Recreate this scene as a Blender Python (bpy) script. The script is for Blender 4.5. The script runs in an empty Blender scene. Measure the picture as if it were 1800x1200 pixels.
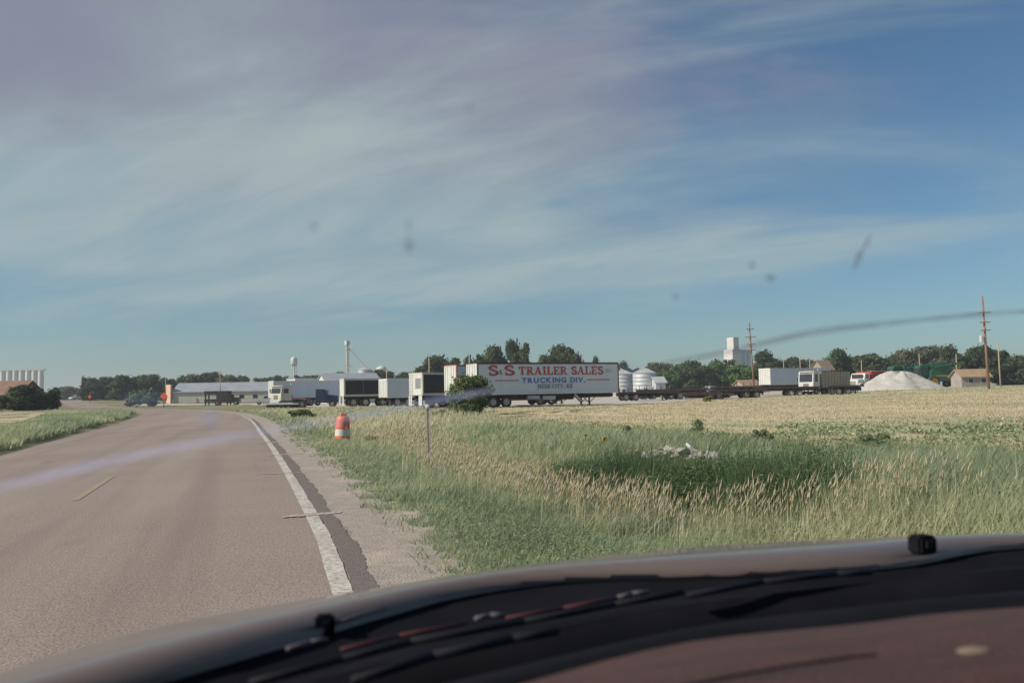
import bpy, math, random
import numpy as np
from mathutils import Matrix, Vector

# ------------------------------------------------------------------ camera
SC = bpy.context.scene
COL = SC.collection
FPX, CZ = 1600.0, 1.45                      # focal length in pixels of an 1800 px wide frame, eye height
PITCH, ROLL = math.atan(92 / FPX), math.radians(1.0)
_c, _s = math.cos(PITCH), math.sin(PITCH)
FWD = Vector((0, _c, _s)); _Z = Vector((0, -_s, _c)); _X = Vector((1, 0, 0))
RGT = _X * math.cos(ROLL) - _Z * math.sin(ROLL)
UPV = _X * math.sin(ROLL) + _Z * math.cos(ROLL)
cam_d = bpy.data.cameras.new('camera'); cam = bpy.data.objects.new('camera', cam_d); COL.objects.link(cam)
cam.matrix_world = Matrix(((RGT.x, UPV.x, -FWD.x, 0), (RGT.y, UPV.y, -FWD.y, 0), (RGT.z, UPV.z, -FWD.z, CZ), (0, 0, 0, 1)))
cam_d.sensor_width = 36; cam_d.lens = 36 * FPX / 1800
cam_d.clip_start = 0.05; cam_d.clip_end = 9000
cam_d.dof.use_dof = True; cam_d.dof.focus_distance = 26; cam_d.dof.aperture_fstop = 7.5
SC.camera = cam

# ------------------------------------------------------------------ light
SUN_EL, SUN_AZ = math.radians(35), math.radians(252)      # compass azimuth, +Y = 0, +X = 90
SUN_DIR = Vector((math.sin(SUN_AZ) * math.cos(SUN_EL), math.cos(SUN_AZ) * math.cos(SUN_EL), math.sin(SUN_EL)))
sd = bpy.data.lights.new('sun', 'SUN'); sd.energy = 4.6; sd.angle = math.radians(0.6); sd.color = (1, 0.9, 0.76)
so = bpy.data.objects.new('sun', sd); COL.objects.link(so)
so.rotation_euler = SUN_DIR.to_track_quat('Z', 'Y').to_euler(); so.location = (0, 0, 60)

W = bpy.data.worlds.new('World'); SC.world = W; W.use_nodes = True
nt = W.node_tree; nt.nodes.clear()
def N(t, **k):
    n = nt.nodes.new(t)
    for a, b in k.items(): setattr(n, a, b)
    return n
def MIX(nt_, blend='MIX'):
    m = nt_.nodes.new('ShaderNodeMix'); m.data_type = 'RGBA'; m.blend_type = blend; return m
SKYT = (0.50, 0.67, 0.76, 1)
CLD = (('bank', (2.45, 2.55, 3.35, 1), 0.92), ('cirrus', (3.9, 4.75, 4.7, 1), 0.95), ('wisp', (4.0, 4.5, 4.8, 1), 0.30))
def world():
    L = nt.links.new
    out = N('ShaderNodeOutputWorld'); bg = N('ShaderNodeBackground'); bg.inputs[1].default_value = 0.092
    sky = N('ShaderNodeTexSky', sky_type='NISHITA', sun_disc=False)
    sky.sun_elevation = SUN_EL; sky.sun_rotation = SUN_AZ; sky.air_density = 1.0; sky.dust_density = 0.35; sky.ozone_density = 2.2
    tc = N('ShaderNodeTexCoord'); sep = N('ShaderNodeSeparateXYZ'); L(tc.outputs['Generated'], sep.inputs[0])
    def M(op, a, b=None):
        m = N('ShaderNodeMath', operation=op)
        for i, v in enumerate((a, b)):
            if v is None: continue
            if isinstance(v, (int, float)): m.inputs[i].default_value = v
            else: L(v, m.inputs[i])
        return m.outputs[0]
    z = M('ADD', M('MAXIMUM', sep.outputs[2], 0.0), 0.10)
    u, v = M('DIVIDE', sep.outputs[0], z), M('DIVIDE', sep.outputs[1], z)
    cb = N('ShaderNodeCombineXYZ'); L(u, cb.inputs[0]); L(v, cb.inputs[1])
    def layer(rot, scale, nscale, detail, rough, dist, lo, hi, off=(0, 0, 0)):
        m0 = N('ShaderNodeMapping'); L(cb.outputs[0], m0.inputs[0]); m0.inputs['Rotation'].default_value = (0, 0, math.radians(rot))
        mp = N('ShaderNodeMapping'); L(m0.outputs[0], mp.inputs[0])
        mp.inputs['Scale'].default_value = scale; mp.inputs['Location'].default_value = off
        nz = N('ShaderNodeTexNoise'); nz.inputs['Scale'].default_value = nscale; nz.inputs['Detail'].default_value = detail
        nz.inputs['Roughness'].default_value = rough; nz.inputs['Distortion'].default_value = dist
        L(mp.outputs[0], nz.inputs['Vector'])
        mr = N('ShaderNodeMapRange', interpolation_type='SMOOTHSTEP'); mr.inputs[1].default_value = lo; mr.inputs[2].default_value = hi
        L(nz.outputs[0], mr.inputs[0]); return mr.outputs[0]
    def ramp(lo, hi):
        mr = N('ShaderNodeMapRange', interpolation_type='SMOOTHSTEP'); mr.inputs[1].default_value = lo; mr.inputs[2].default_value = hi; L(sep.outputs[2], mr.inputs[0]); return mr.outputs[0]
    def near_(u0, v0, su, r0):                     # how close to a place in the cloud layer
        mp = N('ShaderNodeVectorMath', operation='MULTIPLY'); L(cb.outputs[0], mp.inputs[0]); mp.inputs[1].default_value = (su, 1, 0)
        d = N('ShaderNodeVectorMath', operation='DISTANCE'); L(mp.outputs[0], d.inputs[0]); d.inputs[1].default_value = (u0 * su, v0, 0)
        mr = N('ShaderNodeMapRange', interpolation_type='SMOOTHSTEP'); mr.inputs[1].default_value = r0; mr.inputs[2].default_value = 0; L(d.outputs['Value'], mr.inputs[0]); return mr.outputs[0]
    def soft(x, lo, hi):
        mr = N('ShaderNodeMapRange', interpolation_type='SMOOTHSTEP'); mr.inputs[1].default_value = lo; mr.inputs[2].default_value = hi; L(x, mr.inputs[0]); return mr.outputs[0]
    n1 = layer(28, (0.40, 0.62, 1), 1.0, 7, 0.58, 0.5, 0.0, 1.0, (1.7, 4.4, 0))
    n2 = layer(12, (0.42, 0.66, 1), 1.0, 6, 0.55, 0.5, 0.0, 1.0, (6.3, 0.6, 0))
    fibre = layer(36, (0.30, 1.0, 1), 1.7, 9, 0.64, 0.9, 0.34, 0.72, (0.4, 7.3, 0))            # fibres fanning out
    sheet = soft(M('ADD', n1, M('ADD', M('MULTIPLY', near_(-0.3, 3.7, 0.36, 2.3), 0.36), M('MULTIPLY', near_(-1.6, 2.7, 0.7, 1.1), 0.24))), 0.46, 0.88)    # pale sheet ahead
    bank = soft(M('SUBTRACT', M('ADD', n2, M('MULTIPLY', near_(-0.9, 1.9, 0.42, 1.5), 0.36)), M('MULTIPLY', near_(1.4, 2.3, 0.7, 1.6), 0.32)), 0.46, 0.80)    # lavender bank overhead to the left
    bank = M('MULTIPLY', bank, ramp(0.12, 0.26))
    cirrus = M('MULTIPLY', M('MULTIPLY', sheet, ramp(0.03, 0.13)), M('ADD', M('MULTIPLY', fibre, 0.34), 0.56))
    wisp = M('MULTIPLY', M('MULTIPLY', fibre, ramp(0.02, 0.10)), soft(n1, 0.40, 0.66))
    tint = MIX(nt, 'MULTIPLY'); tint.inputs[0].default_value = 1; L(sky.outputs[0], tint.inputs[6]); tint.inputs[7].default_value = SKYT
    cur = tint.outputs[2]
    for m, col, amt in CLD:
        mx = MIX(nt); L(M('MINIMUM', M('MULTIPLY', {'bank': bank, 'cirrus': cirrus, 'wisp': wisp}[m], amt), 1.0), mx.inputs[0]); L(cur, mx.inputs[6]); mx.inputs[7].default_value = col; cur = mx.outputs[2]
    L(cur, bg.inputs[0]); L(bg.outputs[0], out.inputs[0])
world()
vs = SC.view_settings; vs.view_transform = 'Standard'; vs.look = 'None'; vs.gamma = 1; vs.exposure = 0.2; vs.use_curve_mapping = False
SC.cycles.max_bounces = 4; SC.cycles.transparent_max_bounces = 12
SC.cycles.use_denoising = True
SC.render.engine = 'CYCLES'

# ------------------------------------------------------------------ helpers
rng = np.random.default_rng(7); random.seed(7)
def ray(px, py): return FWD + RGT * ((px - 900) / FPX) + UPV * ((600 - py) / FPX)
def at(px, py, Y):                                # point seen at that pixel, Y metres ahead
    d = ray(px, py); return Vector((0, 0, CZ)) + d * (Y / d.y)
def gp(px, py, z=0.0):                            # where that pixel meets level ground
    d = ray(px, py); return Vector((0, 0, CZ)) + d * ((z - CZ) / d.z)
def horizon(px): return 692 + (900 - px) * math.tan(ROLL)
def Xat(px, Y): d = ray(px, horizon(px)); return d.x / d.y * Y

ROAD = np.array([(9.5, -34), (4.6, -16), (1.0, -2.0), (-1.3, 6.9), (-2.5, 11.3), (-6.0, 23.2), (-9.8, 35.7), (-19.5, 67), (-30, 96), (-46, 128), (-66, 161), (-102, 228), (-143, 305), (-196, 400), (-300, 590), (-520, 1000)], float)
def smooth_line(P, n=12):
    out = []
    for i in range(len(P) - 1):
        p0, p1, p2, p3 = P[max(i - 1, 0)], P[i], P[i + 1], P[min(i + 2, len(P) - 1)]
        for k in range(n):
            t = k / n
            out.append(0.5 * ((2 * p1) + (-p0 + p2) * t + (2 * p0 - 5 * p1 + 4 * p2 - p3) * t * t + (-p0 + 3 * p1 - 3 * p2 + p3) * t ** 3))
    out.append(P[-1]); return np.array(out)
RL = smooth_line(ROAD)
RT = np.gradient(RL, axis=0); RT /= np.linalg.norm(RT, axis=1)[:, None]
RN = np.stack([RT[:, 1], -RT[:, 0]], 1)            # to the right of travel
def road_w(y): return np.interp(y, [0, 20, 40, 80, 1000], [6.5, 6.6, 7.3, 8.3, 8.6])
_RC = RT[:, 1]                                     # cosine of the road's heading away from +Y
def edist(x, y):                                   # metres to the right of the white edge line (negative on the road)
    x = np.asarray(x, float); y = np.asarray(y, float)
    e = (x - np.interp(y, RL[:, 1], RL[:, 0])) * np.interp(y, RL[:, 1], _RC)
    y2 = y + e * 0.26                              # second look at the foot of the perpendicular, so that the bend stays true
    return (x - np.interp(y, RL[:, 1], RL[:, 0])) * 0.5 * (np.interp(y, RL[:, 1], _RC) + np.interp(y2, RL[:, 1], _RC))
def ss(a, b, x): t = np.clip((np.asarray(x, float) - a) / (b - a), 0, 1); return t * t * (3 - 2 * t)
def hgt(x, y, e=None):
    x = np.asarray(x, float); y = np.asarray(y, float)
    if e is None: e = edist(x, y)
    rough = 0.05 * np.sin(x * 0.9 + 1.3 * np.sin(y * 0.31)) * np.cos(y * 0.7 + x * 0.23)
    near = 1 - ss(40, 62, y)
    ditch = -0.42 * ss(1.0, 3.6, e) * (1 - ss(4.8, 7.8, e)) * near
    right = 0.2 * ss(45, 75, y) * ss(3, 12, e) + 1.15 * ss(10, 95, x) * ss(60, 150, y)
    w = road_w(y)
    left = 0.35 * ss(0.3, 3.0, -e - w) * (1 - ss(120, 200, y)) + 2.0 * ss(50, 150, -x) * ss(140, 345, y)
    return ditch + right + left + rough * ss(1.2, 3.2, np.maximum(e, -e - w)) * (1 - ss(150, 300, y))
def hz(x, y): return float(hgt(np.array([x]), np.array([y]))[0])

def new_obj(name, data=None, parent=None):
    o = bpy.data.objects.new(name, data); COL.objects.link(o)
    if parent is not None: o.parent = parent
    return o
def tag(o, label, cat, group=None, kind=None):
    o['label'] = label; o['category'] = cat
    if group: o['group'] = group
    if kind: o['kind'] = kind
    return o
def thing(name, label, cat, loc=(0, 0, 0), rz=0, group=None):
    o = new_obj(name); o.location = loc; o.rotation_euler = (0, 0, rz); o.empty_display_size = 0.3
    return tag(o, label, cat, group)
def from_np(name, V, Fv, mat, parent=None, tint=None, smooth=False, corners=None):
    """V (n,3); Fv (m,k) faces of equal length k"""
    me = bpy.data.meshes.new(name); V = np.asarray(V, np.float32); Fv = np.asarray(Fv, np.int32); k = Fv.shape[1]
    me.vertices.add(len(V)); me.vertices.foreach_set('co', V.ravel())
    me.loops.add(Fv.size); me.loops.foreach_set('vertex_index', Fv.ravel())
    me.polygons.add(len(Fv)); me.polygons.foreach_set('loop_start', np.arange(0, Fv.size, k, dtype=np.int32))
    try: me.polygons.foreach_set('loop_total', np.full(len(Fv), k, np.int32))
    except Exception: pass
    if smooth: me.polygons.foreach_set('use_smooth', np.ones(len(Fv), bool))
    if tint is not None:
        a = me.attributes.new('tint', 'FLOAT', 'POINT'); a.data.foreach_set('value', np.asarray(tint, np.float32))
    me.update(); me.validate()
    me.materials.append(mat); return new_obj(name, me, parent)
class MB:
    def __init__(s): s.v = []; s.f = []
    def add(s, vs, fs):
        b = len(s.v); s.v += [tuple(v) for v in vs]; s.f += [tuple(b + i for i in f) for f in fs]; return s
    def box(s, x0, x1, y0, y1, z0, z1):
        return s.add([(x, y, z) for x in (x0, x1) for y in (y0, y1) for z in (z0, z1)],
                     [(0, 1, 3, 2), (4, 6, 7, 5), (0, 4, 5, 1), (2, 3, 7, 6), (0, 2, 6, 4), (1, 5, 7, 3)])
    def prism(s, prof, y0, y1, axis='y', taper=None):       # profile (x,z) extruded along y
        n = len(prof); A = []
        for y in (y0, y1):
            for p in prof: A.append((p[0], y, p[1]) if axis == 'y' else (y, p[0], p[1]))
        return s.add(A, [tuple(range(n)), tuple(range(2 * n - 1, n - 1, -1))] + [(i, i + n, (i + 1) % n + n, (i + 1) % n) for i in range(n)])
    def tube(s, a, b, r0, r1=None, n=8, caps=True):
        a, b = Vector(a), Vector(b); r1 = r0 if r1 is None else r1; d = (b - a).normalized()
        u = d.orthogonal().normalized(); w = d.cross(u)
        P = [tuple(c + (u * math.cos(t) + w * math.sin(t)) * r) for c, r in ((a, r0), (b, r1)) for t in [2 * math.pi * i / n for i in range(n)]]
        F_ = [(i, (i + 1) % n, (i + 1) % n + n, i + n) for i in range(n)]
        if caps: F_ += [tuple(range(n - 1, -1, -1)), tuple(range(n, 2 * n))]
        return s.add(P, F_)
    def lathe(s, prof, n=24, o=(0, 0, 0)):                 # (r,z) about z
        P = [(o[0] + r * math.cos(2 * math.pi * i / n), o[1] + r * math.sin(2 * math.pi * i / n), o[2] + z) for r, z in prof for i in range(n)]
        F_ = [(j * n + i, j * n + (i + 1) % n, (j + 1) * n + (i + 1) % n, (j + 1) * n + i) for j in range(len(prof) - 1) for i in range(n)]
        return s.add(P, F_)
    def lathe_y(s, prof, n=20, o=(0, 0, 0)):               # (r,y) about y
        P = [(o[0] + r * math.cos(2 * math.pi * i / n), o[1] + y, o[2] + r * math.sin(2 * math.pi * i / n)) for r, y in prof for i in range(n)]
        F_ = [(j * n + i, j * n + (i + 1) % n, (j + 1) * n + (i + 1) % n, (j + 1) * n + i) for j in range(len(prof) - 1) for i in range(n)]
        return s.add(P, F_)
    def build(s, name, mat, parent=None, smooth=False, bevel=0):
        me = bpy.data.meshes.new(name); me.from_pydata(s.v, [], s.f); me.update()
        me.materials.append(mat)
        import bmesh
        bm = bmesh.new(); bm.from_mesh(me); bmesh.ops.recalc_face_normals(bm, faces=bm.faces)
        if bevel: bmesh.ops.bevel(bm, geom=list(bm.edges), offset=bevel, segments=2, affect='EDGES', clamp_overlap=True)
        bm.to_mesh(me); bm.free()
        if smooth:
            for p in me.polygons: p.use_smooth = True
        return new_obj(name, me, parent)
def boxp(name, mat, parent, x0, x1, y0, y1, z0, z1, bevel=0): return MB().box(x0, x1, y0, y1, z0, z1).build(name, mat, parent, bevel=bevel)
def copy_tree(o, parent=None):
    c = o.copy(); COL.objects.link(c); c.parent = parent
    for ch in list(o.children): copy_tree(ch, c)
    return c

# ------------------------------------------------------------------ materials
def mat(name, c1, c2=None, scale=4.0, rough=0.7, metal=0.0, bump=0.0, bscale=None, detail=5, coat=0.0, lo=0.35, hi=0.65, extra=None, coords='Object', spec=0.5):
    m = bpy.data.materials.new(name); m.use_nodes = True; t = m.node_tree; L = t.links.new
    b = t.nodes['Principled BSDF']; b.inputs['Roughness'].default_value = rough; b.inputs['Metallic'].default_value = metal
    b.inputs['Coat Weight'].default_value = coat; b.inputs['Specular IOR Level'].default_value = spec
    c2 = c2 or tuple(x * 0.82 for x in c1)
    tc = t.nodes.new('ShaderNodeTexCoord')
    nz = t.nodes.new('ShaderNodeTexNoise'); nz.inputs['Scale'].default_value = scale; nz.inputs['Detail'].default_value = detail; L(tc.outputs[coords], nz.inputs['Vector'])
    mr = t.nodes.new('ShaderNodeMapRange'); mr.inputs[1].default_value = lo; mr.inputs[2].default_value = hi; L(nz.outputs[0], mr.inputs[0])
    mx = MIX(t); L(mr.outputs[0], mx.inputs[0]); mx.inputs[6].default_value = (*c1, 1); mx.inputs[7].default_value = (*c2, 1)
    cur = mx.outputs[2]
    for ec, es, elo, ehi, amt, *rt in (extra or []):
        n2 = t.nodes.new('ShaderNodeTexNoise'); n2.inputs['Detail'].default_value = 6; n2.inputs['Scale'].default_value = 1
        mp = t.nodes.new('ShaderNodeMapping'); src = tc.outputs[coords]
        if rt:
            m0 = t.nodes.new('ShaderNodeMapping'); L(src, m0.inputs[0]); m0.inputs['Rotation'].default_value = (0, 0, math.radians(rt[0])); src = m0.outputs[0]
        L(src, mp.inputs[0]); mp.inputs['Scale'].default_value = es; L(mp.outputs[0], n2.inputs['Vector'])
        r2 = t.nodes.new('ShaderNodeMapRange'); r2.inputs[1].default_value = elo; r2.inputs[2].default_value = ehi; r2.inputs[4].default_value = amt; L(n2.outputs[0], r2.inputs[0])
        m2 = MIX(t); L(r2.outputs[0], m2.inputs[0]); L(cur, m2.inputs[6]); m2.inputs[7].default_value = (*ec, 1); cur = m2.outputs[2]
    L(cur, b.inputs['Base Color'])
    if bump:
        bp = t.nodes.new('ShaderNodeBump'); bp.inputs['Strength'].default_value = bump; bp.inputs['Distance'].default_value = 0.02
        n3 = t.nodes.new('ShaderNodeTexNoise'); n3.inputs['Scale'].default_value = bscale or scale * 3; n3.inputs['Detail'].default_value = 6; L(tc.outputs[coords], n3.inputs['Vector'])
        L(n3.outputs[0], bp.inputs['Height']); L(bp.outputs[0], b.inputs['Normal'])
    return m
def leafmat(name, ramp, trans=0.25, rough=0.7):
    m = bpy.data.materials.new(name); m.use_nodes = True; t = m.node_tree; L = t.links.new
    b = t.nodes['Principled BSDF']; b.inputs['Roughness'].default_value = rough; b.inputs['Specular IOR Level'].default_value = 0.25
    at_ = t.nodes.new('ShaderNodeAttribute'); at_.attribute_name = 'tint'
    cr = t.nodes.new('ShaderNodeValToRGB'); L(at_.outputs['Fac'], cr.inputs[0])
    while len(cr.color_ramp.elements) < len(ramp): cr.color_ramp.elements.new(0.5)
    for el, (p, c) in zip(cr.color_ramp.elements, ramp): el.position = p; el.color = (*c, 1)
    L(cr.outputs[0], b.inputs['Base Color'])
    tr = t.nodes.new('ShaderNodeBsdfTranslucent'); L(cr.outputs[0], tr.inputs[0])
    mx = t.nodes.new('ShaderNodeMixShader'); mx.inputs[0].default_value = trans; L(b.outputs[0], mx.inputs[1]); L(tr.outputs[0], mx.inputs[2])
    L(mx.outputs[0], t.nodes['Material Output'].inputs[0]); return m
M = {}
M['road'] = mat('road_asphalt', (0.315, 0.248, 0.212), (0.265, 0.205, 0.176), 0.35, 0.85, bump=0.6, bscale=48,
                extra=[((0.37, 0.295, 0.25), (14, 14, 14), 0.42, 0.72, 0.6), ((0.20, 0.155, 0.135), (1.1, 0.035, 1), 0.50, 0.72, 0.75, -16), ((0.17, 0.13, 0.115), (30, 30, 30), 0.48, 0.72, 0.85),
                       ((0.40, 0.325, 0.275), (0.55, 0.025, 1), 0.54, 0.74, 0.55, -16), ((0.14, 0.11, 0.10), (0.9, 0.35, 1), 0.64, 0.76, 0.5, -16)])
M['shoulder'] = mat('shoulder_gravel', (0.39, 0.335, 0.285), (0.32, 0.272, 0.23), 6, 0.9, bump=0.8, bscale=45, extra=[((0.16, 0.12, 0.10), (38, 38, 38), 0.56, 0.68, 0.7), ((0.55, 0.46, 0.36), (1.2, 1.2, 1), 0.52, 0.7, 0.5)])
M['asphalt_dark'] = mat('bare_asphalt', (0.185, 0.15, 0.135), (0.14, 0.115, 0.105), 14, 0.9, bump=0.6, bscale=60)
M['line'] = mat('white_road_paint', (0.62, 0.60, 0.55), (0.50, 0.47, 0.42), 9, 0.8, bump=0.3, bscale=60, extra=[((0.31, 0.25, 0.215), (20, 20, 20), 0.46, 0.64, 0.9), ((0.33, 0.27, 0.235), (3, 0.9, 1), 0.48, 0.68, 0.75, -16)])
M['worn'] = mat('worn_white_paint', (0.48, 0.43, 0.38), (0.36, 0.295, 0.255), 9, 0.85, extra=[((0.30, 0.24, 0.205), (18, 18, 18), 0.42, 0.62, 0.9)])
M['yellow'] = mat('yellow_road_paint', (0.40, 0.29, 0.14), (0.32, 0.25, 0.18), 12, 0.8, extra=[((0.30, 0.237, 0.20), (16, 16, 16), 0.38, 0.56, 0.95)])
M['ground'] = mat('grassland_soil', (0.17, 0.16, 0.075), (0.29, 0.225, 0.12), 0.5, 0.95, bump=0.5, bscale=12, extra=[((0.10, 0.12, 0.045), (0.09, 0.09, 1), 0.45, 0.6, 0.7)])
M['field'] = mat('wheat_stubble', (0.58, 0.50, 0.325), (0.49, 0.42, 0.275), 0.22, 0.95, bump=0.6, bscale=14,
                 extra=[((0.34, 0.31, 0.15), (0.05, 0.25, 1), 0.54, 0.68, 0.75), ((0.40, 0.29, 0.18), (3, 3, 3), 0.5, 0.7, 0.5), ((0.46, 0.36, 0.21), (0.12, 0.16, 1), 0.46, 0.62, 0.7), ((0.68, 0.52, 0.30), (0.10, 0.5, 1), 0.5, 0.66, 0.6)])
M['yard'] = mat('yard_gravel', (0.52, 0.47, 0.40), (0.42, 0.38, 0.32), 0.5, 0.95, bump=0.4, bscale=10, extra=[((0.33, 0.29, 0.23), (0.2, 0.9, 1), 0.5, 0.7, 0.6)])
M['dirt'] = mat('dry_dirt', (0.50, 0.41, 0.28), (0.40, 0.32, 0.21), 0.3, 0.95, extra=[((0.24, 0.22, 0.12), (0.1, 0.5, 1), 0.55, 0.65, 0.7)])
M['white'] = mat('white_painted_metal', (0.62, 0.62, 0.585), (0.57, 0.57, 0.535), 0.8, 0.45, extra=[((0.40, 0.36, 0.30), (0.7, 0.7, 3.0), 0.54, 0.78, 0.6)])
M['cream'] = mat('cream_painted_metal', (0.58, 0.555, 0.475), (0.52, 0.49, 0.42), 0.8, 0.55)
M['alum'] = mat('weathered_aluminium', (0.66, 0.67, 0.69), (0.58, 0.59, 0.62), 0.6, 0.5, extra=[((0.46, 0.45, 0.44), (2.0, 0.3, 0.4), 0.56, 0.8, 0.5)])
M['side'] = mat('trailer_side_shade_blue', (0.59, 0.65, 0.725), (0.54, 0.60, 0.675), 0.5, 0.45, extra=[((0.50, 0.50, 0.50), (1.4, 1, 0.25), 0.56, 0.8, 0.55), ((0.45, 0.43, 0.40), (0.6, 1, 1.4), 0.60, 0.8, 0.35)])  # white trailer sides, the bluish cast of their shade mixed into the paint
M['railred'] = mat('dark_maroon_rail', (0.085, 0.03, 0.045), None, 2, 0.5)
M['galv'] = mat('galvanised_steel', (0.52, 0.54, 0.56), (0.44, 0.46, 0.49), 0.7, 0.55, metal=0.15)
M['roofgrey'] = mat('grey_metal_roof', (0.34, 0.36, 0.40), (0.28, 0.30, 0.33), 0.4, 0.5)
M['concrete'] = mat('pale_concrete', (0.64, 0.63, 0.60), (0.57, 0.56, 0.53), 0.15, 0.9)
M['rubble'] = mat('broken_concrete', (0.44, 0.415, 0.375), (0.33, 0.31, 0.28), 3, 0.95, bump=0.8, bscale=9, extra=[((0.30, 0.24, 0.18), (3, 3, 3), 0.55, 0.7, 0.6)])
M['rock'] = mat('brown_rock', (0.22, 0.165, 0.125), (0.15, 0.11, 0.085), 4, 0.95, bump=0.8, bscale=9)
M['black'] = mat('black_rubber_paint', (0.022, 0.021, 0.024), (0.034, 0.031, 0.032), 3, 0.8)
M['frame'] = mat('dark_steel_frame', (0.04, 0.032, 0.034), (0.075, 0.05, 0.042), 1.5, 0.7)
M['tarp'] = mat('black_tarp_side', (0.018, 0.018, 0.026), (0.028, 0.027, 0.036), 1.0, 0.6)
M['tyre'] = mat('tyre_rubber', (0.028, 0.026, 0.026), (0.05, 0.045, 0.04), 6, 0.9)
M['rim'] = mat('steel_rim', (0.50, 0.47, 0.43), (0.38, 0.35, 0.31), 5, 0.5, metal=0.2)
M['rimwhite'] = mat('white_rim', (0.75, 0.72, 0.66), None, 5, 0.5)
M['blue'] = mat('blue_truck_paint', (0.022, 0.038, 0.10), (0.018, 0.03, 0.08), 2, 0.4, coat=0.1)
M['bluestripe'] = mat('blue_valance', (0.05, 0.075, 0.19), None, 2, 0.6)
M['red'] = mat('red_paint', (0.42, 0.045, 0.04), (0.33, 0.035, 0.035), 2, 0.5)
M['rustred'] = mat('faded_red_paint', (0.44, 0.18, 0.15), None, 2, 0.6)
M['tan'] = mat('tan_steel_body', (0.34, 0.30, 0.23), (0.27, 0.24, 0.19), 1.5, 0.6)
M['green'] = mat('green_machine_paint', (0.022, 0.11, 0.062), (0.018, 0.085, 0.05), 1.5, 0.45, coat=0.2)
M['yel'] = mat('yellow_rim_paint', (0.72, 0.45, 0.04), None, 2, 0.5)
M['glass'] = mat('dark_window_glass', (0.03, 0.035, 0.045), (0.045, 0.05, 0.06), 1, 0.12)
M['wood'] = mat('weathered_pole_wood', (0.30, 0.17, 0.11), (0.22, 0.125, 0.085), 1.5, 0.9)
M['woodpale'] = mat('pale_pole_wood', (0.42, 0.33, 0.21), (0.33, 0.26, 0.17), 1.5, 0.9)
M['postgrey'] = mat('weathered_post', (0.62, 0.54, 0.48), (0.52, 0.45, 0.40), 6, 0.85)
M['orange'] = mat('orange_plastic', (0.80, 0.17, 0.035), (0.72, 0.15, 0.035), 3, 0.5)
M['sign'] = mat('orange_sign_sheet', (0.85, 0.12, 0.025), None, 3, 0.45)
M['reflect'] = mat('white_reflective_band', (0.60, 0.59, 0.56), (0.54, 0.53, 0.50), 5, 0.5)
M['reflred'] = mat('faded_red_reflective_band', (0.62, 0.17, 0.14), (0.56, 0.16, 0.14), 5, 0.5)
M['brick'] = mat('peach_brick', (0.66, 0.44, 0.31), (0.58, 0.38, 0.27), 1.2, 0.85)
M['brownroof'] = mat('brown_shingle', (0.26, 0.155, 0.105), (0.21, 0.125, 0.085), 0.8, 0.9)
M['brownwall'] = mat('brown_wall', (0.20, 0.12, 0.10), None, 0.8, 0.9)
M['tanroof'] = mat('tan_shingle', (0.38, 0.26, 0.17), (0.31, 0.21, 0.14), 0.8, 0.9)
M['tanwall'] = mat('grey_tan_wall', (0.33, 0.30, 0.27), None, 0.8, 0.85)
M['bark'] = mat('bark', (0.13, 0.10, 0.075), (0.08, 0.06, 0.045), 5, 0.95)
M['pile'] = mat('pale_crushed_stone', (0.54, 0.52, 0.475), (0.45, 0.43, 0.39), 1.2, 0.95, bump=0.9, bscale=5, extra=[((0.42, 0.38, 0.33), (4, 4, 4), 0.55, 0.72, 0.6)])
M['hood'] = mat('maroon_car_paint', (0.165, 0.125, 0.11), (0.145, 0.11, 0.097), 3, 0.4, metal=0.15, coat=0.45)
M['dash'] = mat('burgundy_dash_vinyl', (0.075, 0.031, 0.024), (0.058, 0.025, 0.020), 30, 0.7, bump=0.25, bscale=250, extra=[((0.030, 0.017, 0.019), (3, 40, 3), 0.5, 0.75, 0.6)])
M['cowl'] = mat('black_cowl_plastic', (0.0085, 0.009, 0.012), (0.012, 0.012, 0.016), 12, 0.85, spec=0.04)  # also blackens the dash front in place of its shadow
M['wiper'] = mat('black_wiper_metal', (0.016, 0.017, 0.024), None, 12, 0.6, spec=0.12)
M['chrome'] = mat('bright_trim', (0.13, 0.115, 0.13), None, 12, 0.6, metal=0.1, spec=.2)
M['trimred'] = mat('red_trim', (0.075, 0.012, 0.016), None, 12, 0.7)
M['petal'] = mat('sunflower_petal', (0.85, 0.52, 0.02), None, 8, 0.7)
M['disc'] = mat('sunflower_disc', (0.08, 0.045, 0.02), None, 8, 0.9)
M['txtred'] = mat('red_lettering', (0.36, 0.035, 0.045), (0.42, 0.075, 0.075), 2.0, 0.5, extra=[((0.60, 0.42, 0.43), (1.2, 1, 2.5), 0.60, 0.72, 0.6)])
M['txtblue'] = mat('blue_lettering', (0.075, 0.14, 0.40), (0.12, 0.20, 0.46), 2.0, 0.5, extra=[((0.5, 0.55, 0.66), (1.2, 1, 2.5), 0.60, 0.72, 0.55)])
M['txtgrey'] = mat('grey_lettering', (0.13, 0.12, 0.17), (0.19, 0.18, 0.23), 2.0, 0.5)
M['txtfade'] = mat('faded_grey_lettering', (0.44, 0.45, 0.52), None, 2.0, 0.5)
G1, G2, G3 = (0.035, 0.062, 0.022), (0.065, 0.105, 0.033), (0.115, 0.15, 0.05)
M['leaf'] = leafmat('tree_leaf', [(0, (0.052, 0.078, 0.042)), (0.5, (0.088, 0.122, 0.058)), (1, (0.145, 0.17, 0.082))], 0.35)
M['leafpale'] = leafmat('pale_tree_leaf', [(0, (0.075, 0.088, 0.055)), (0.5, (0.125, 0.135, 0.08)), (1, (0.19, 0.18, 0.11))])
M['leafgreen'] = leafmat('bright_tree_leaf', [(0, (0.05, 0.10, 0.035)), (0.5, (0.095, 0.165, 0.055)), (1, (0.16, 0.225, 0.08))])
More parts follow.
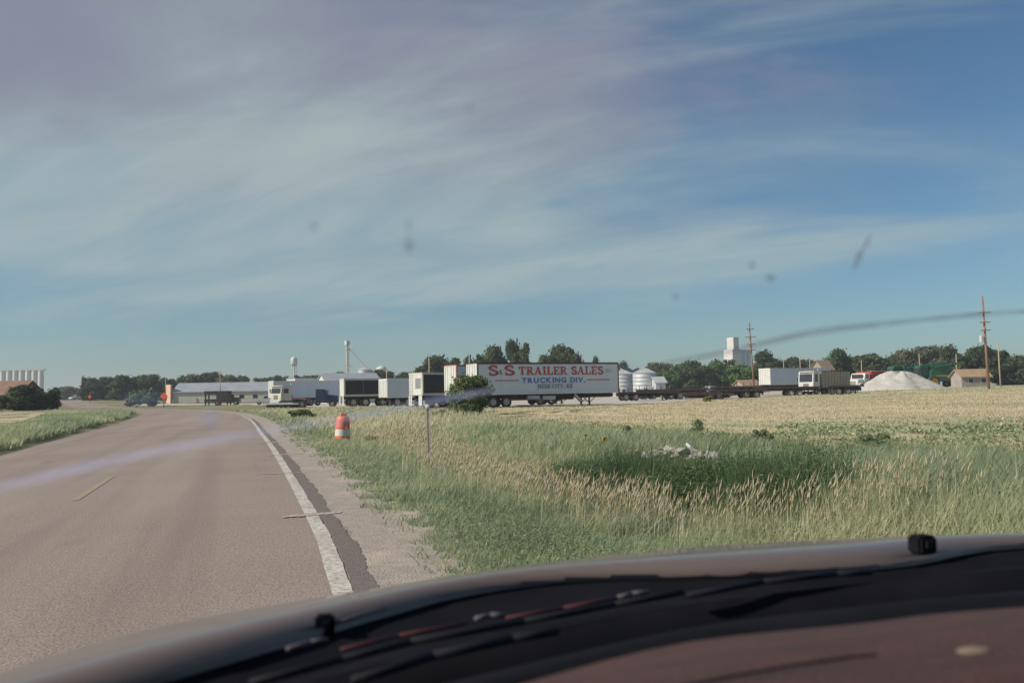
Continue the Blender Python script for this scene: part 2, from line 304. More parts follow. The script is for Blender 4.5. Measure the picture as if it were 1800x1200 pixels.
M['leafbush'] = leafmat('bush_leaf', [(0, (0.075, 0.105, 0.045)), (0.5, (0.135, 0.175, 0.07)), (1, (0.22, 0.24, 0.11))])
M['weed'] = leafmat('weed_leaf', [(0, (0.15, 0.205, 0.11)), (0.5, (0.245, 0.31, 0.17)), (1, (0.37, 0.41, 0.24))], 0.45)
M['darkweed'] = leafmat('dark_weed_leaf', [(0, (0.055, 0.105, 0.05)), (0.5, (0.105, 0.17, 0.078)), (1, (0.24, 0.29, 0.15))], 0.4)
M['grass'] = leafmat('grass_blade', [(0, (0.19, 0.255, 0.145)), (0.3, (0.325, 0.39, 0.24)), (0.6, (0.48, 0.50, 0.31)), (0.82, (0.60, 0.565, 0.38)), (1, (0.72, 0.64, 0.47))], 0.5)
M['dry'] = leafmat('dry_grass_blade', [(0, (0.42, 0.35, 0.215)), (0.5, (0.60, 0.51, 0.345)), (1, (0.74, 0.655, 0.49))], 0.42)
M['crop'] = leafmat('low_weed_leaf', [(0, (0.20, 0.25, 0.14)), (0.6, (0.33, 0.37, 0.23)), (0.85, (0.46, 0.48, 0.35)), (1, (0.64, 0.64, 0.53))], 0.25)
def clear_mat():
    m = bpy.data.materials.new('windshield_glass'); m.use_nodes = True; t = m.node_tree; t.nodes.clear()
    o = t.nodes.new('ShaderNodeOutputMaterial'); b = t.nodes.new('ShaderNodeBsdfTransparent'); b.inputs[0].default_value = (0.96, 0.98, 0.975, 1)
    t.links.new(b.outputs[0], o.inputs[0]); return m
M['clear'] = clear_mat()
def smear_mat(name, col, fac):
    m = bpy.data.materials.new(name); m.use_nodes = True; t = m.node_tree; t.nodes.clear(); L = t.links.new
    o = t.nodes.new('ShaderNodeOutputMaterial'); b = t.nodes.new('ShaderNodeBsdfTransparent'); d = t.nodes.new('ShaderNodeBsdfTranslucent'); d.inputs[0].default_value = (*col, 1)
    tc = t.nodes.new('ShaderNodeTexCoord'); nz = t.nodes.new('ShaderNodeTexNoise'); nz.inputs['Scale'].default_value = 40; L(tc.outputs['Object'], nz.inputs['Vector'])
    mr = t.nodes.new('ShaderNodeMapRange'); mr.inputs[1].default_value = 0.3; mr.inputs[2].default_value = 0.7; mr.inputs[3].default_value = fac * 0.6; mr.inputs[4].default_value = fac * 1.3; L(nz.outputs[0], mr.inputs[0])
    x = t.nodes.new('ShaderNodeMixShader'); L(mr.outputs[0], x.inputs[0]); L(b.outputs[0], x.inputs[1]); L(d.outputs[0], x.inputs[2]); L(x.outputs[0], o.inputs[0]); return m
M['crack'] = smear_mat('glass_crack_glare', (0.34, 0.38, 0.58), 0.40)  # left strip of the crack, its glare put into the tint
M['dust'] = smear_mat('glass_dust', (0.20, 0.27, 0.42), 0.22)
M['smudge'] = smear_mat('bug_smear', (0.085, 0.075, 0.10), 0.42)  # bug smears, and the duller crack strip outside the glare

# ------------------------------------------------------------------ terrain, road, fields
def struct(o): o['kind'] = 'structure'; return o
def axis(lo, hi, near_lo, near_hi, step, grow=1.09):
    a = list(np.arange(near_lo, near_hi + 1e-6, step)); d = step
    while a[-1] < hi: d *= grow; a.append(a[-1] + d)
    d = step; b = []
    x = near_lo
    while x > lo: d *= grow; x -= d; b.append(x)
    return np.array(b[::-1] + a)
def grid_faces(nu, nv):
    i, j = np.meshgrid(np.arange(nu - 1), np.arange(nv - 1), indexing='ij'); a = (i * nv + j).ravel()
    return np.stack([a, a + nv, a + nv + 1, a + 1], 1)
gx = axis(-3500, 3500, -34, 36, 0.45); gy = axis(-60, 5000, 0, 70, 0.5)
GX, GY = np.meshgrid(gx, gy, indexing='ij'); GE = edist(GX, GY)
GZ = hgt(GX, GY, GE)
GZ = GZ - 0.03 * ((GE < 0.9) & (GE > -road_w(GY) - 0.9))      # sunk a little under the road sheet
struct(from_np('ground', np.stack([GX, GY, GZ], -1).reshape(-1, 3), grid_faces(len(gx), len(gy)), M['ground'], smooth=True))
def ribbon(name, m, off0, off1, lift, i0=0, i1=None, cross=6, jitter=None):
    idx = np.arange(i0, i1 if i1 is not None else len(RL)); V = []
    for k in idx:
        p, n = RL[k], RN[k]
        a = off0(p[1]) if callable(off0) else off0; b = off1(p[1]) if callable(off1) else off1
        if jitter: b += jitter * math.sin(k * 1.7) * math.cos(k * 0.63)
        for c in range(cross + 1):
            q = p + n * (a + (b - a) * c / cross); V.append((q[0], q[1], lift))
    V = np.array(V); V[:, 2] += np.maximum(hgt(V[:, 0], V[:, 1]), 0) * (V[:, 1] > 100)
    return struct(from_np(name, V, grid_faces(len(idx), cross + 1), m, smooth=True))
ribbon('road', M['road'], lambda y: -road_w(y) - 0.35, 0.33, 0.0)
sh = smooth_line(RL, 4)
def line_strip(name, m, pts, lift):      # explicit quad strip
    V = np.array(pts, float).reshape(-1, 2); V = np.column_stack([V, np.full(len(V), lift)])
    n = len(V) // 2; F_ = np.array([(2 * i, 2 * i + 1, 2 * i + 3, 2 * i + 2) for i in range(n - 1)]); return struct(from_np(name, V, F_, m))
# ragged gravel shoulder right of the asphalt
def ragged(name, m, a, b, amp, lift, i0, i1, seed):
    P = []
    fine = smooth_line(RL[i0:i1], 6); T = np.gradient(fine, axis=0); T /= np.linalg.norm(T, axis=1)[:, None]; Nn = np.stack([T[:, 1], -T[:, 0]], 1)
    d = np.concatenate([[0], np.cumsum(np.linalg.norm(np.diff(fine, axis=0), axis=1))])
    wob = lambda q: sum(math.sin(q * f_ + seed * f_) / k_ for f_, k_ in ((1.1, 1), (2.9, 1.4), (6.7, 2), (14.3, 3), (31.0, 4))) / 1.6
    for k in range(len(fine)):
        P += [fine[k] + Nn[k] * (a + amp * .18 * wob(d[k] + 40)), fine[k] + Nn[k] * (b + amp * .5 * wob(d[k]))]
    return line_strip(name, m, P, lift)
ragged('road_shoulder', M['shoulder'], 0.25, 1.25, 0.30, 0.004, 12, 118, 3)
ragged('gravel_shoulder', M['shoulder'], -6.75, -7.25, 0.3, 0.004, 18, 62, 5)
ragged('bare_asphalt_strip', M['asphalt_dark'], 0.085, 0.27, 0.06, 0.008, 20, 84, 9)
ragged('white_edge_line', M['line'], -0.08, 0.08, 0.016, 0.008, 14, 118, 11)
def quad_patch(name, m, pts, lift):
    return struct(from_np(name, [(p[0], p[1], lift) for p in pts], [(0, 1, 2, 3)], m))
for (xa, ya, xb, yb, hw) in ((497, 909, 600, 901, 0.17), (472, 800.5, 530, 797.5, 0.22), (445, 834, 540, 830, 0.06), (452, 779, 495, 777, 0.3)):
    a, b = gp(xa, ya), gp(xb, yb); n = 26; P = []; r_ = random.Random(int(xa))
    for i in range(n + 1):
        q = i / n; c = a.lerp(b, q); w_ = hw * (math.sin(math.pi * min(1, q * .92 + .04)) ** .45) * r_.uniform(.55, 1.1); P += [(c.x, c.y - w_), (c.x, c.y + w_)]
    line_strip('white_road_mark', M['worn'], P, 0.012)
a, b = gp(132, 879), gp(197, 837); n_ = Vector((0.96, 0.28, 0)) * 0.055
quad_patch('yellow_centre_dash', M['yellow'], [a - n_, a + n_, b + n_, b - n_], 0.006)

def patch(name, m, front, back, lift, nu=90, nv=40, p=1.6, ripple=0.0):
    def samp(P, n):
        P = np.array(P, float); d = np.concatenate([[0], np.cumsum(np.linalg.norm(np.diff(P, axis=0), axis=1))]); t = np.linspace(0, d[-1], n)
        return np.stack([np.interp(t, d, P[:, 0]), np.interp(t, d, P[:, 1])], 1)
    A, B = samp(front, nu), samp(back, nu); A += rng.normal(0, ripple, A.shape) if ripple else 0
    v = np.linspace(0, 1, nv) ** p
    V = A[:, None, :] * (1 - v[None, :, None]) + B[:, None, :] * v[None, :, None]
    Z = hgt(V[..., 0], V[..., 1]) + lift
    return struct(from_np(name, np.concatenate([V, Z[..., None]], -1).reshape(-1, 3), grid_faces(nu, nv), m, smooth=True))
FIELD_F = [(-1.5, 66), (-0.7, 50), (2.2, 36), (3.6, 29.4), (5.1, 24.0), (7.3, 20.6), (10.5, 19.8), (22, 19.5), (60, 24)]
FIELD_B = [(-3, 76), (3, 79), (9, 83), (14, 90), (22, 112), (45, 136), (78, 150), (115, 168), (170, 190)]
patch('stubble_field', M['field'], FIELD_F, FIELD_B, 0.035, 150, 70, ripple=0.25)
patch('gravel_yard', M['yard'], [(-78, 198), (-50, 172), (-36, 138), (-21, 105), (-8, 92), (9, 84), (15, 92), (23, 114), (46, 138), (79, 152), (116, 170), (172, 192)],
      [(-100, 232), (-70, 228), (-50, 224), (-35, 220), (-10, 215), (15, 215), (40, 220), (60, 222), (80, 224), (110, 228), (150, 235), (210, 260)], 0.045, 120, 40, 1.2)
dl = [gp(-120, 758, .35), gp(0, 748, .35), gp(70, 733, .35), gp(85, 727, .35)]
patch('dirt_field', M['dirt'], [(p.x, p.y) for p in dl], [(-150, 120), (-90, 118), (-70, 112), (-52, 100)], 0.03, 40, 20)

# ------------------------------------------------------------------ vegetation builders
def cards(C, size, up_bias=0.0, aspect=1.5, normals=None):
    """one pointed leaf quad per centre"""
    n = len(C); d = rng.normal(0, 1, (n, 3)); d[:, 2] += up_bias
    if normals is not None: d = d * 0.8 + normals * 1.0
    d /= np.linalg.norm(d, axis=1)[:, None]
    t = rng.normal(0, 1, (n, 3)); t -= (t * d).sum(1)[:, None] * d; t /= np.linalg.norm(t, axis=1)[:, None]
    b = np.cross(d, t); s = (size * rng.uniform(0.6, 1.35, n))[:, None]
    V = np.stack([C - t * s * aspect * .5, C + b * s * .5, C + t * s * aspect * .5, C - b * s * .5], 1).reshape(-1, 3)
    return V, np.arange(4 * n).reshape(-1, 4)
def crown_points(n, lobes, shape, seed, low=0.12):
    """leaf centres in a unit crown: x,y in -.5..5, z in 0..1"""
    r = np.random.default_rng(seed); C = []; Nn = []
    cs = []
    for k in range(lobes):
        a = r.uniform(0, 2 * math.pi); z = r.uniform(low + 0.08, 0.92)
        prof = np.interp(z, [p[0] for p in shape], [p[1] for p in shape])
        rd = r.choice([.08, .11, .15, .19, .22]); z = min(z, 1.0 - .8 * rd - .05 * r.random())
        rr = prof * math.sqrt(r.uniform(0.05, 1.0)) * 0.40; cs.append((rr * math.cos(a), rr * math.sin(a), z, rd))
    w = np.array([c[3] ** 2 for c in cs]); w /= w.sum(); pick = r.choice(lobes, n, p=w)
    d = r.normal(0, 1, (n, 3)); d /= np.linalg.norm(d, axis=1)[:, None]
    rad = np.array([cs[i][3] for i in pick]) * r.uniform(0.5, 1.0, n) * np.where(r.random(n) < .2, r.uniform(1.1, 1.55, n), 1.0)
    C = np.array([cs[i][:3] for i in pick]) + d * rad[:, None] * np.array([1, 1, 0.8])
    C[:, 2] = np.maximum(C[:, 2], 0.02)
    tint = np.clip(np.array([r.random() for _ in range(lobes)])[pick] * 0.55 + r.uniform(0, 0.45, n), 0, 1)
    return C, d, tint, cs
SHAPES = {'round': [(0, .55), (.25, .95), (.55, 1), (.8, .75), (1, .25)], 'wide': [(0, .7), (.3, 1), (.6, 1), (.85, .8), (1, .4)],
          'tall': [(0, .6), (.4, .9), (.7, .7), (1, .2)], 'gappy': [(0, .25), (.3, .5), (.5, 1), (.75, .9), (1, .5)]}
VAR = {}
def tree_variant(key, shape, lobes, n, leaf, m, low, seed):
    C, d, tint, cs = crown_points(n, lobes, SHAPES[shape], seed, low)
    V, F_ = cards(C, leaf, normals=d)
    me_c = from_np('crown', V, F_, m, tint=np.repeat(tint, 4)); t = MB()
    t.tube((0, 0, -0.02), (0.01, 0, 0.3), 0.028, 0.02, 7); t.tube((0.01, 0, 0.3), (0, 0.01, 0.7), 0.02, 0.008, 6)
    for c in sorted(cs, key=lambda q: -q[3])[:9]:
        t.tube((0.008, 0, max(0.12, c[2] - 0.28)), c[:3], 0.011, 0.004, 5)
    me_t = t.build('trunk', M['bark']); VAR[key] = (me_c.data, me_t.data)
    for o in (me_c, me_t): bpy.data.objects.remove(o)
k_ = 0
for shape, lobes, low in (('round', 24, 0), ('wide', 28, 0), ('tall', 20, 0), ('gappy', 15, .25), ('round', 30, 0), ('wide', 22, 0)):
    for mk in ('leaf', 'leafpale', 'leafgreen'):
        tree_variant((k_ // 3, mk), shape, lobes, 7000, 0.046, M[mk], low, 40 + k_); k_ += 1
def tree(px, width, top, Y, label, kind=0, mk='leaf', group=None, base=None):
    X = Xat(px, Y); zb = hz(X, Y) if base is None else base
    zt = CZ + (horizon(px) - top) * Y / FPX; H = zt - zb; Wd = width * Y / FPX
    t = thing('tree', label, 'tree', (X, Y, zb - 0.05), random.uniform(0, 6.28), group)
    mc, mt = VAR[(kind, mk)]
    for nm, me in (('crown', mc), ('trunk', mt)):
        o = new_obj(nm, me, t); o.scale = (Wd * 1.12, Wd * 1.12, H * 1.02)
    return t
def bush(name, px, Y, wpx, hpx, label, cat='bush', m='leafbush', n=2500, leaf=0.06, lobes=16, seed=1, group=None, shape='wide', XY=None, low=0.06):
    X, Yy = (Xat(px, Y), Y) if XY is None else XY
    w, h = wpx * Yy / FPX, hpx * Yy / FPX
    C, d, tint, cs = crown_points(n, lobes, SHAPES[shape], seed, low); C = C * np.array([w * 1.1, w * 1.1, h])
    t = thing(name, label, cat, (X, Yy, hz(X, Yy)), 0, group)
    V, F_ = cards(C, leaf, normals=d); from_np('foliage', V, F_, M[m], t, np.repeat(tint, 4))
    s = MB()
    for c in cs[:7]: s.tube((0, 0, -0.05), (c[0] * w, c[1] * w, c[2] * h), 0.012 * h, 0.005 * h, 5)
    s.build('stem', M['bark'], t); return t

# ------------------------------------------------------------------ trees
ordn = ['first', 'second', 'third', 'fourth', 'fifth', 'sixth', 'seventh', 'eighth', 'ninth', 'tenth', 'eleventh', 'twelfth', 'thirteenth', 'fourteenth', 'fifteenth', 'sixteenth', 'seventeenth']
def row(rows, text, group):
    for i, (px, w, top, Y, kd, mk) in enumerate(rows): tree(px, w * 1.25, top, Y, text % ordn[i], kd, mk, group)
row([(160, 34, 664, 300, 0, 'leaf'), (184, 34, 661, 306, 1, 'leafpale'), (212, 38, 659, 296, 2, 'leaf'), (240, 36, 660, 304, 4, 'leafpale'), (263, 34, 657, 298, 5, 'leaf'), (288, 34, 664, 306, 1, 'leaf'),
     (318, 42, 661, 320, 0, 'leaf'), (343, 36, 657, 316, 4, 'leafpale'), (371, 40, 654, 322, 1, 'leaf'), (397, 34, 660, 318, 5, 'leafpale'), (420, 38, 661, 324, 0, 'leaf'), (444, 40, 660, 318, 4, 'leaf'), (464, 32, 664, 322, 2, 'leaf')],
    'dark tree, %s from the left in the line behind the long grey-roofed shed', 'trees behind the long shed')
row([(488, 32, 660, 330, 1, 'leaf'), (516, 34, 655, 336, 4, 'leaf'), (545, 24, 659, 330, 0, 'leafpale'), (568, 30, 657, 334, 5, 'leaf'), (598, 26, 653, 330, 2, 'leaf'), (622, 34, 661, 336, 0, 'leaf'), (667, 44, 650, 300, 1, 'leaf'), (695, 40, 655, 306, 4, 'leaf'), (720, 40, 653, 300, 5, 'leaf')],
    'tree behind the parked trailers, %s of that row from the water tower rightwards', 'trees behind the parked trailers')
row([(757, 46, 628, 230, 0, 'leaf'), (785, 52, 624, 236, 3, 'leaf')], 'tall dark tree left of the white lettered trailer, %s of the pair', 'tall trees by the lettered trailer')
tree(838, 40, 614, 215, 'narrow tree rising above the white end of the lettered trailer', 4, 'leaf')
tree(866, 60, 606, 225, 'rounded tree just left of the white conical roof', 3, 'leaf')
tree(914, 46, 596, 220, 'tall gappy tree just right of the white conical roof', 3, 'leaf')
tree(962, 42, 622, 240, 'low left shoulder tree of the dark clump over the lettered trailer', 5, 'leaf')
tree(990, 66, 605, 246, 'tallest dark tree of the clump over the middle of the lettered trailer', 3, 'leaf')
tree(1018, 40, 622, 240, 'low right tree of the dark clump over the lettered trailer', 0, 'leaf')
tree(1048, 20, 626, 230, 'small treetop above the right end of the lettered trailer', 3, 'leaf')
row([(1100, 26, 636, 330, 0, 'leaf'), (1126, 28, 642, 336, 4, 'leaf'), (1152, 50, 636, 420, 1, 'leafpale'), (1184, 46, 640, 300, 5, 'leafgreen'), (1216, 48, 634, 296, 0, 'leaf'), (1246, 46, 636, 300, 4, 'leafgreen'), (1272, 44, 630, 306, 1, 'leafpale'), (1292, 34, 644, 300, 0, 'leaf'), (1316, 56, 639, 240, 5, 'leafgreen')],
    'green tree in the belt right of the grain bins, %s from the bins', 'tree belt right of the bins')
row([(1352, 50, 617, 300, 0, 'leaf'), (1380, 34, 630, 306, 4, 'leaf'), (1396, 30, 627, 300, 2, 'leaf'), (1424, 46, 630, 306, 1, 'leafpale'), (1448, 34, 628, 300, 5, 'leafgreen'), (1473, 36, 613, 260, 2, 'leaf'), (1500, 46, 620, 264, 0, 'leafgreen'), (1530, 50, 622, 258, 1, 'leaf'), (1560, 46, 624, 262, 4, 'leaf')],
    'tree behind the white trucks, %s from the tall crossarm pole', 'trees behind the white trucks')
row([(1596, 40, 614, 300, 3, 'leafpale'), (1624, 52, 609, 306, 0, 'leafpale'), (1650, 24, 607, 312, 3, 'leafpale'), (1678, 44, 608, 250, 0, 'leaf'), (1704, 42, 610, 256, 4, 'leaf'), (1730, 40, 606, 250, 5, 'leaf'), (1757, 40, 615, 256, 1, 'leaf'), (1786, 60, 625, 250, 0, 'leaf'), (1830, 60, 622, 256, 4, 'leaf')],
    'tree at the right edge behind the green combines, %s from the left', 'trees behind the combines')
tree(46, 70, 676, 122, 'big dark bushy tree hiding the brown house at far left', 1, 'leaf')
tree(78, 54, 678, 128, 'right half of the dark bushy growth beside the brown house', 4, 'leaf')
tree(2, 24, 695, 118, 'low dark shrubby tree cut by the left picture edge', 5, 'leaf')
tree(98, 18, 680, 210, 'small dark tree standing right of the bushy growth at left', 2, 'leaf')
tree(124, 40, 678, 430, 'pale distant tree at the end of the road', 1, 'leafpale')
tree(147, 9, 661, 300, 'slim brown-topped tree at the left tip of the tree line', 2, 'leafpale')
bush('hedge_bush', 240, 188, 46, 30, 'rounded grey-green bush behind the road bend, left of the orange sign', m='leafbush', leaf=0.35, seed=21)
bush('hedge_bush', 272, 184, 36, 26, 'dark bush next to the orange diamond sign', m='leafbush', leaf=0.35, seed=22)
bush('roadside_bush', 827, 58, 70, 74, 'leafy green bush in front of the lettered trailer', m='leafbush', n=11000, leaf=0.11, lobes=64, seed=5, low=0.0, shape='round')
bush('roadside_bush', 536, 62, 52, 17, 'low dark bush beyond the orange barrel', n=1500, leaf=0.13, seed=8)
bush('weed_bush', 652, 33.5, 24, 22, 'small leafy weed right of the orange barrel', m='weed', n=600, leaf=0.06, seed=9)
bush('weed_bush', 772, 56, 34, 14, 'low weed beside the round bush', m='weed', n=500, leaf=0.1, seed=10)
bush('weed_bush', 1222, 27, 32, 38, 'olive weed standing behind the rubble at the field edge', m='weed', n=900, leaf=0.05, seed=11, shape='tall')
bush('weed_bush', 1094, 27.5, 30, 26, 'rounded olive weed behind the sunflowers', m='weed', n=800, leaf=0.05, seed=12)
bush('weed_bush', 1332, 22.5, 40, 34, 'green weed on the field edge right of the rubble', m='weed', n=900, leaf=0.05, seed=13)
bush('weed_bush', 1532, 21.0, 56, 36, 'spreading weed on the bare field edge at right', m='weed', n=1100, leaf=0.05, seed=14)
bush('weed_bush', 1262, 24.5, 44, 22, 'flat green weed behind the pale pipe', m='weed', n=700, leaf=0.05, seed=15)
bush('weed_bush', 1243, 96, 14, 9, 'small tuft alone near the back of the stubble field', m='leafbush', n=200, leaf=0.18, seed=16)

# ------------------------------------------------------------------ grass
def vnoise(x, y, s, seed=0):
    """cheap smooth value noise 0..1"""
    r = np.random.default_rng(seed); T = r.random((64, 64)); u, v = np.asarray(x) * s + 100, np.asarray(y) * s + 100
    i, j = np.floor(u).astype(int), np.floor(v).astype(int); fu, fv = u - i, v - j; fu = fu * fu * (3 - 2 * fu); fv = fv * fv * (3 - 2 * fv)
    g = lambda a, b: T[a % 64, b % 64]
    return (g(i, j) * (1 - fu) + g(i + 1, j) * fu) * (1 - fv) + (g(i, j + 1) * (1 - fu) + g(i + 1, j + 1) * fu) * fv
def scatter(n, y0, y1, p, xl=-0.62, xr=0.64):
    """points in the view wedge, density falling with distance^p"""
    u = rng.random(n); q = 2 - p
    Y = (y0 ** q + u * (y1 ** q - y0 ** q)) ** (1 / q) if abs(q) > 1e-6 else y0 * (y1 / y0) ** u
    return (xl * Y - 1.0) + rng.random(n) * ((xr - xl) * Y + 5.0), Y
ff = np.array(FIELD_F)
def front_y(x): return np.interp(x, ff[:, 0], ff[:, 1], left=900)      # field starts beyond this (valid right of x=-1.5)
def in_field(x, y): return (x > -1.5) & (y > front_y(x))
def blades(name, x, y, h, w, tint, m, label, cat, lean=0.35, wind=(0.25, 0.05), z0=None):
    n = len(x); z = hgt(x, y) - 0.02 if z0 is None else z0
    a = rng.uniform(0, 2 * math.pi, n); dx, dy = np.cos(a), np.sin(a)            # width direction
    l = rng.normal(0, lean, (n, 2)) * h[:, None] + np.array(wind)[None] * h[:, None]
    B = np.stack([x, y, z], 1); up = np.stack([np.zeros(n), np.zeros(n), h], 1); wd = np.stack([dx, dy, np.zeros(n)], 1) * (w * .5)[:, None]
    mid = B + up * 0.55 + np.concatenate([l * 0.30, np.zeros((n, 1))], 1); tip = B + up * 1.0 + np.concatenate([l, np.zeros((n, 1))], 1)
    V = np.stack([B - wd, B + wd, mid + wd * .8, mid - wd * .8, tip], 1).reshape(-1, 3); b = (np.arange(n) * 5)[:, None]
    F_ = np.concatenate([b + np.array([[0, 1, 2]]), b + np.array([[0, 2, 3]]), b + np.array([[3, 2, 4]])], 0)
    o = from_np(name, V, F_, m, tint=np.repeat(tint, 5)); tag(o, label, cat, kind='stuff'); return o
def verge_mask(x, y, e):
    edge = 0.72 + 0.80 * vnoise(x, y, 1.6, 3) ** 1.5 + 0.35 * (vnoise(x, y, 5.0, 4) - .4) + 0.15 * ss(10, 30, y)
    fray = (vnoise(x, y, 0.9, 6) - 0.5) * np.minimum(6, 0.2 * y)
    return (e > edge) & ~((x > -1.5) & (y + fray > front_y(x)))
xs, ys = [], []
for n, y0, y1, p in ((290000, 4.0, 16, 1.3), (215000, 16, 36, 1.3), (125000, 36, 108, 1.5)):
    a, b = scatter(n, y0, y1, p, -0.5, 0.64); xs.append(a); ys.append(b)
x, y = np.concatenate(xs), np.concatenate(ys); e = edist(x, y)
k = verge_mask(x, y, e) & ~((y > 76) & (x > -9) & (x < 12)); x, y, e = x[k], y[k], e[k]
tall = vnoise(x, y, 0.33, 11) * .55 + vnoise(x, y, 1.5, 17) * .45; keep_ = rng.random(len(x)) < .35 + 1.1 * vnoise(x, y, 2.1, 18); x, y, e, tall = x[keep_], y[keep_], e[keep_], tall[keep_]; dryn = vnoise(x, y, 0.16, 12) * .6 + vnoise(x, y, 0.7, 13) * .4
h = (0.08 + 0.34 * ss(0.9, 3.0, e) * (0.15 + 1.35 * tall)) * rng.uniform(0.55, 1.25, len(x)); h *= np.where(y > 60, 0.55, 1.0) * (1 - .88 * np.exp(-((x - 2.1) / 2.8) ** 2 - ((y - 17.6) / 2.6) ** 2)) * (1 - .85 * np.exp(-((x + 6.6) / 1.3) ** 2 - ((y - 35.3) / 3.2) ** 2)) * (1 - .55 * ss(-4, 3, y - front_y(x)) * (x > -1))
w = np.maximum(0.007, 0.0011 * y) * rng.uniform(0.7, 1.3, len(x))
far = ss(22, 50, y) * ss(2.0, 5.0, e)
tint = np.clip(0.20 + 0.55 * (dryn - 0.2) + 0.34 * far - 0.10 * ss(3, 8, x) * (y < 22) + 0.20 * ss(2.5, 4.0, e) * (1 - ss(5, 7, e)) * vnoise(x, y, 0.5, 15) + 0.34 * (vnoise(x, y, 1.2, 19) - .5) + rng.normal(0, 0.17, len(x)), 0, 1)
tint = np.where(rng.random(len(x)) < 0.07, rng.uniform(0.75, 1, len(x)), tint)
blades('verge_grass', x, y, h, w, tint, M['grass'], 'rough green grass on the verge between the road and the field', 'grass')
# low creeping growth over the gravel edge
a, b = scatter(60000, 5, 40, 1.4, -0.4, 0.2); e = edist(a, b)
k = (e > 0.7) & (e < 2.0) & (vnoise(a, b, 1.3, 31) * .6 + vnoise(a, b, 4.5, 32) * .5 > 0.66 - 0.12 * e); a, b = a[k], b[k]
blades('creeping_weeds', a, b, rng.uniform(0.03, 0.12, len(a)), np.maximum(0.012, 0.0013 * b), np.clip(rng.normal(0.2, 0.15, len(a)), 0, 1), M['grass'], 'low green weeds creeping over the gravel road edge', 'weeds', lean=0.9)
# left verge
a, b = scatter(260000, 14, 120, 1.5, -0.64, -0.3); e = edist(a, b); wl = road_w(b)
edge = wl + 0.7 + 0.7 * vnoise(a, b, 0.5, 21)
bp = 900 + 1600 * a / b; bare = (bp < 92) & (1760 / b < 46 - .3 * np.maximum(bp, 0)) & (vnoise(a, b, .25, 26) > .22)
k = (e < -edge) & ~bare; a, b, e = a[k], b[k], e[k]
h = (0.14 + 0.22 * np.exp(-((-e - road_w(b) - 1.6) / 1.3) ** 2)) * rng.uniform(0.6, 1.25, len(a)) * (0.65 + 0.6 * vnoise(a, b, 0.4, 22))
blades('bank_grass', a, b, h, np.maximum(0.01, 0.0012 * b) * rng.uniform(.7, 1.3, len(a)), np.clip(0.22 + 0.5 * vnoise(a, b, 0.2, 23) + rng.normal(0, .13, len(a)), 0, 1), M['grass'], 'green grass bank on the left side of the road', 'grass')
# stubble
a, b = scatter(230000, 19, 150, 1.7, -0.1, 0.64); k = in_field(a, b) & (b < np.interp(a, [-3, 3, 9, 14, 22, 45, 78, 115], [76, 79, 83, 90, 112, 136, 150, 168]) + 2); a, b = a[k], b[k]
k = vnoise(a, b, 0.35, 41) + rng.normal(0, .25, len(a)) > 0.25; a, b = a[k], b[k]
gn = vnoise(a, b * 3, 0.06, 42); back = ss(95, 140, b)
grn = (rng.random(len(a)) < 0.08 + 0.75 * ss(.52, .75, gn) + 0.25 * ss(.6, .8, vnoise(a, b, .3, 44)) + 0.35 * back)
for sel, m, nm, lb in ((~grn, 'dry', 'wheat_stubble', 'pale cut wheat stubble standing over the whole field'), (grn, 'grass', 'stubble_regrowth', 'sparse green regrowth among the wheat stubble')):
    q, r = a[sel], b[sel]
    blades(nm, q, r, rng.uniform(0.07, 0.17, len(q)), np.maximum(0.008, 0.0009 * r), np.clip(rng.normal(.5 if m == 'dry' else .45, .22, len(q)), 0, 1), M[m], lb, 'stubble' if m == 'dry' else 'grass', lean=0.25, wind=(0, 0))
# green crop weeds band across the field
n = 15000; px = rng.uniform(1330, 1990, n); py = rng.normal(0, 1, n) * 9 + np.interp(px, [1330, 1500, 1800], [763, 764, 757])
z_ = np.array([gp(a_, b_)[:2] for a_, b_ in zip(px, py)]); a, b = z_[:, 0], z_[:, 1]
k = (vnoise(a, b, .55, 51) * .6 + vnoise(a, b, 2.1, 52) * .5 > .50) & (rng.random(n) < ss(1320, 1420, px)); a, b = a[k], b[k]
C = np.stack([a, b, hgt(a, b) + rng.uniform(0.03, 0.2, len(a)) * (0.5 + .5 * vnoise(a, b, 1.2, 54))], 1); V, F_ = cards(C, 0.075, up_bias=1.2)
tag(from_np('field_weeds', V, F_, M['crop'], tint=np.repeat(np.clip(rng.beta(1.3, 2.6, len(a)), 0, 1), 4)), 'band of pale-flecked green weeds across the stubble field', 'weeds', kind='stuff')
